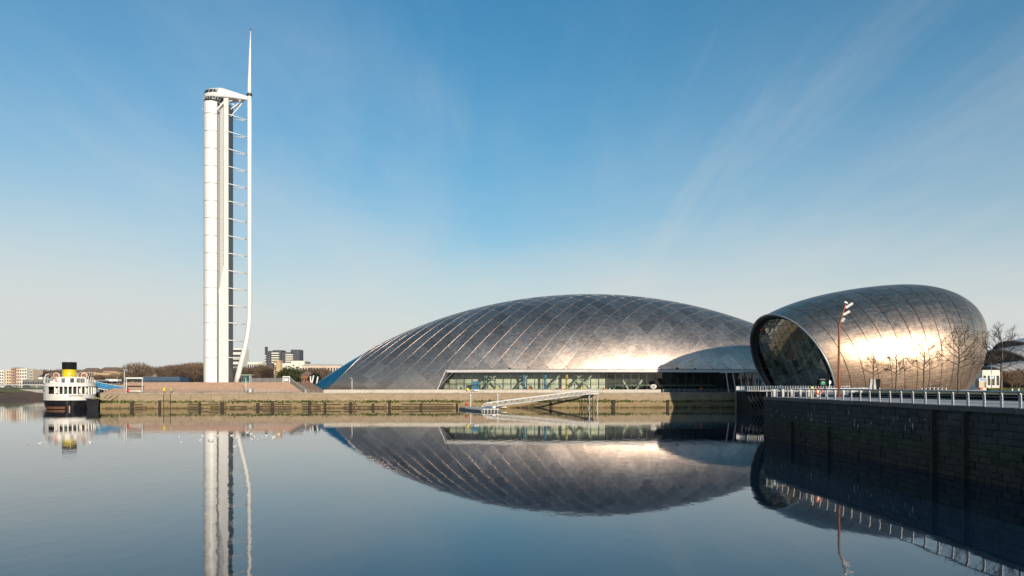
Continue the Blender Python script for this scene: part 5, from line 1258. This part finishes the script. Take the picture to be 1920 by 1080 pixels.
# trees of the far woods
def far_tree(seed, mat, spread=(1, 1), n=1700, leafy=False):
    rng = random.Random(seed); root = bpy.data.objects.new('woodland_tree', None); C.objects.link(root)
    MB().tube([(0, 0, -.5), (rng.uniform(-.2, .2), 0, 3), (rng.uniform(-.4, .4), 0, 6.5)], [.28, .2, .06], 6).build('trunk', MT['bark'], root, local=True)
    mb = MB()
    for i in range(n):
        a = rng.uniform(0, 6.283); u = rng.random() ** .4; z = rng.uniform(-1, 1); r = math.sqrt(max(0, 1 - z * z)) * u
        p = Vector((r * math.cos(a) * 3.4 * spread[0], r * math.sin(a) * 3.4 * spread[0], 5.9 + z * u * 3.3 * spread[1] + rng.gauss(0, .25)))
        if leafy:
            s_ = rng.uniform(.25, .6); d1 = Vector((rng.gauss(0, 1), rng.gauss(0, 1), rng.gauss(0, .6))).normalized() * s_; d2 = d1.orthogonal().normalized() * s_ * .7
            mb.add([p - d1, p + d2, p + d1, p - d2], [(0, 1, 2, 3)])
        else:
            d = Vector((math.cos(a) * r + rng.gauss(0, .5), math.sin(a) * r + rng.gauss(0, .5), .8 + z * .4 + rng.gauss(0, .35))).normalized() * rng.uniform(.6, 1.5); t_ = d.orthogonal().normalized() * rng.uniform(.05, .10)
            mb.add([p - t_, p + t_, p + d], [(0, 1, 2)])
    for k in range(9):
        a = k * .7; mb.tube([(0, 0, 3 + k * .3), (math.cos(a) * 1.4 * spread[0], math.sin(a) * 1.4, 5 + k * .3), (math.cos(a) * 2.4 * spread[0], math.sin(a) * 2.3, 6.4 + k * .25)], [.09, .06, .02], 4, cap=False)
    mb.build('crown', MT[mat], root, local=True, fix=False); return root
protos = [far_tree(11, 'far_twig'), far_tree(12, 'far_twig', (1.25, .9)), far_tree(13, 'far_twig', (.9, 1.15)), far_tree(14, 'far_green', (1.2, .9), 500, True), far_tree(15, 'evergreen', (.9, 1.0), 600, True)]
used = set()
def plant(k, px, Y, ytop, lab, grp, zb=5.0, wide=1.0):
    o = protos[k] if k not in used else copy_tree(protos[k]); used.add(k)
    h = (Z_(ytop, Y) - zb) / 9.2; o.location = (X_(px, Y), Y, zb); o.rotation_euler = (0, 0, random.uniform(0, 6.28)); o.scale = (h * wide, h * wide, h); return tag(o, lab, 'tree', grp)
rt = random.Random(5)
plant(1, 257, 480, 680.5, 'broad rounded bare tree behind the barrier frame', 'trees beyond the quay', wide=1.25)
for i in range(26):
    px = 283 + i * 4.0 + rt.uniform(-2, 2); plant(rt.choice((0, 1, 2)), px, rt.uniform(720, 800), 694 - 11 * (i / 26) - rt.uniform(0, 4), 'brown bare tree in the wood left of the tower', 'wood left of the tower', wide=1.2)
for i in range(26):
    px = 432 + i * 3.8 + rt.uniform(-2, 2); plant(rt.choice((0, 1, 2)), px, rt.uniform(450, 560), 690 + rt.uniform(-4, 6), 'brown bare tree in the wood behind the clock tower', 'wood behind the clock tower', wide=1.25)
for i, (px, py) in enumerate(((535, 690), (545, 685), (556, 688))): plant(3, px, 410 + i * 6, py, 'olive green bushy tree right of the clock tower', 'olive trees by the clock tower', wide=1.1)
for i in range(9): plant(rt.choice((0, 1, 2)), 566 + i * 5.5, rt.uniform(500, 600), 693 + rt.uniform(-3, 5), 'bare tree below the skyline terrace', 'bare trees left of the hall', wide=1.2)
plant(4, 592, 345, 697, 'dark evergreen at the tip of the hall', 'trees at the hall tip', wide=.9); plant(4, 585, 350, 702, 'small dark evergreen beside the orange brick lodge', 'trees at the hall tip', wide=.9)
for i in range(16): plant(rt.choice((0, 1, 2)), 62 + i * 6.2 + rt.uniform(-2, 2), rt.uniform(660, 760), 695 + rt.uniform(-4, 5), 'bare tree on the skyline behind the steamer', 'trees behind the steamer', wide=1.35)
for i in range(12): plant(rt.choice((0, 1, 2)), 150 + i * 7.5 + rt.uniform(-2, 2), rt.uniform(480, 510), 706 + rt.uniform(-5, 4), 'low bare tree in front of the ochre warehouses', 'bare trees by the warehouses', wide=1.3)
# ridge of far hills
hl_ = MB(); rows = [[], []]
for i in range(121):
    x = -1700 + i * 40; y = 2100; px = 960 + F * x / y; zt_ = Z_(696 + 3 * math.sin(i * .37) + 2 * math.sin(i * .91 + 1) + (6 if 0 < px < 500 else 2), y)
    rows[0].append((x, y - 60, 0)); rows[1].append((x, y + 60, zt_))
rows.append([(x, y + 500, 5) for x, y, z in rows[1]]); hl_.grid(rows); struct('hills', hl_, MT['far_green'], 'low wooded ridge on the skyline')

# ------------------------------------------------------------------ right background: shell roofed hall, low buildings, hedge
ar = thing('shell_hall', 'grey shell roofed hall beyond the rounded end of the egg', 'building', (X_(1915, 420), 430, 5))
def shell(px_beak, py_beak, Y, ln_, wd, tilt, py_top):
    xb = X_(px_beak, Y); zb_ = Z_(py_beak, Y) - 5; zt_ = Z_(py_top, Y) - 5; rows = []
    for k in range(15):
        f = k / 14; ht = zb_ + (zt_ - zb_) * math.sin(f * math.pi / 2) ** .8; r_ = []
        for a in range(0, 181, 9):
            sa = math.sin(R(a)) ** .8; r_.append((xb + ln_ * f + (1 - f) * tilt * (1 - sa), Y - wd * math.cos(R(a)), 5 + ht * sa))
        rows.append(r_)
    o = MB().grid(rows, True).build('shell', MT['armadillo'], ar)
    MB().grid([[Vector(p) * 1 for p in rows[0]], [(p[0] + 3.2, p[1] * .985 + Y * .015, 5 + (p[2] - 5) * .86) for p in rows[0]]], True).build('mouth_reveal', MT['armadillo_edge'], o)
    MB().tube(rows[0], .7, 6).build('rim', MT['armadillo_edge'], o)
    n = len(rows[0]); fan = MB(); fan.add([(p[0] + 6, p[1], 5 + (p[2] - 5) * .84) for p in rows[0]], [tuple(range(n))]); fan.build('end_wall', MT['stone_grey'], o)
    for j in range(1, 6): MB().tube([(p[0], p[1] - .05, p[2] + .05) for p in rows[j * 2]], .12, 4).build('roof_seam', MT['galv'], o)
for args in ((1845, 688, 405, 26, 16, 14, 676), (1864, 657, 425, 40, 26, 22, 641), (1888, 641, 460, 70, 36, 30, 618)): shell(*args)
block('glazed_pavilion', 'low white pavilion with glazed front below the shell roofs', 1842, 1875, 697, 330, 'cream', floors=1, bays=4, depth=10)
kx = X_(1839, 240); o = thing('ticket_booth', 'pinkish booth with blue and white top beside the egg', 'kiosk', (kx, 240, RZ))
MB().box(kx, 240, RZ + 1.9, 2.2, 2, 2.0).build('body', MT['beige'], o); MB().box(kx, 240, RZ + 3.3, 2.3, 2.1, .8).build('sign_top', MT['white_steel'], o); MB().box(kx, 238.9, RZ + 3.3, 1.8, .06, .4).build('sign_print', MT['blue_paint'], o); MB().box(kx, 240, RZ + .45, .8, .8, .9).build('base', MT['orange'], o)
sx_ = X_(1859, 150); o = thing('street_lamp', 'thin grey lamp post with blue and white sign beside the last tree', 'lamp post', (sx_, 150, RZ))
MB().tube([(sx_, 150, RZ), (sx_, 150, Z_(680, 150))], .07, 8).build('pole', MT['galv'], o); MB().box(sx_, 149.9, Z_(707, 150), .75, .06, .6).build('sign', MT['white_steel'], o); MB().box(sx_, 149.86, Z_(706.4, 150), .5, .03, .22).build('sign_print', MT['blue_paint'], o)
hd = MB(); rh = random.Random(3)
for i in range(2600):
    p = Vector((X_(1850, 175) + rh.uniform(0, 26), 175 + rh.uniform(-.6, .6), RZ + .02 + rh.random() * 1.1)); s_ = rh.uniform(.08, .2); d1 = Vector((rh.gauss(0, 1), rh.gauss(0, 1), rh.gauss(0, 1))).normalized() * s_; d2 = d1.orthogonal().normalized() * s_ * .7
    hd.add([p - d1, p + d2, p + d1, p - d2], [(0, 1, 2, 3)])
ho_ = thing('clipped_hedge', 'low bright green clipped hedge behind the last tree', 'hedge', (X_(1880, 175), 175, RZ)); f_ = hd.build('foliage', MT['grass'], ho_, fix=False); MB().box(X_(1850, 175) + 13, 175, RZ + .5, 25.6, .8, .9).build('stems', MT['moss'], ho_)
for i, px in enumerate((1898, 1906, 1912, 1922)):
    plant(rt.choice((0, 1, 2)), px, 215 + i * 8, 694 + (i % 2) * 6, 'small bare tree under the shell roofs at the right edge', 'small trees under the shell roofs', zb=RZ, wide=.9)
for px in (1898, 1910): 
    x = X_(px, 160); o = thing('bollard', 'short white bollard on the paving right of the last tree', 'bollard', (x, 160, RZ), 0, 'white bollards'); MB().tube([(x, 160, RZ), (x, 160, RZ + .95)], .14, 10).build('post', MT['white_steel'], o); MB().ball((x, 160, RZ + .98), .15, 10, 6).build('cap', MT['galv'], o)
o = thing('wall_bench', 'low stone bench wall on the promenade right of the egg', 'bench', (X_(1880, 140), 145, RZ))
for k in range(5): MB().box(X_(1855, 145) + k * 2.3, 145, RZ + .25, 2.2, .6, .5).build('seat_block', MT['coping'], o)
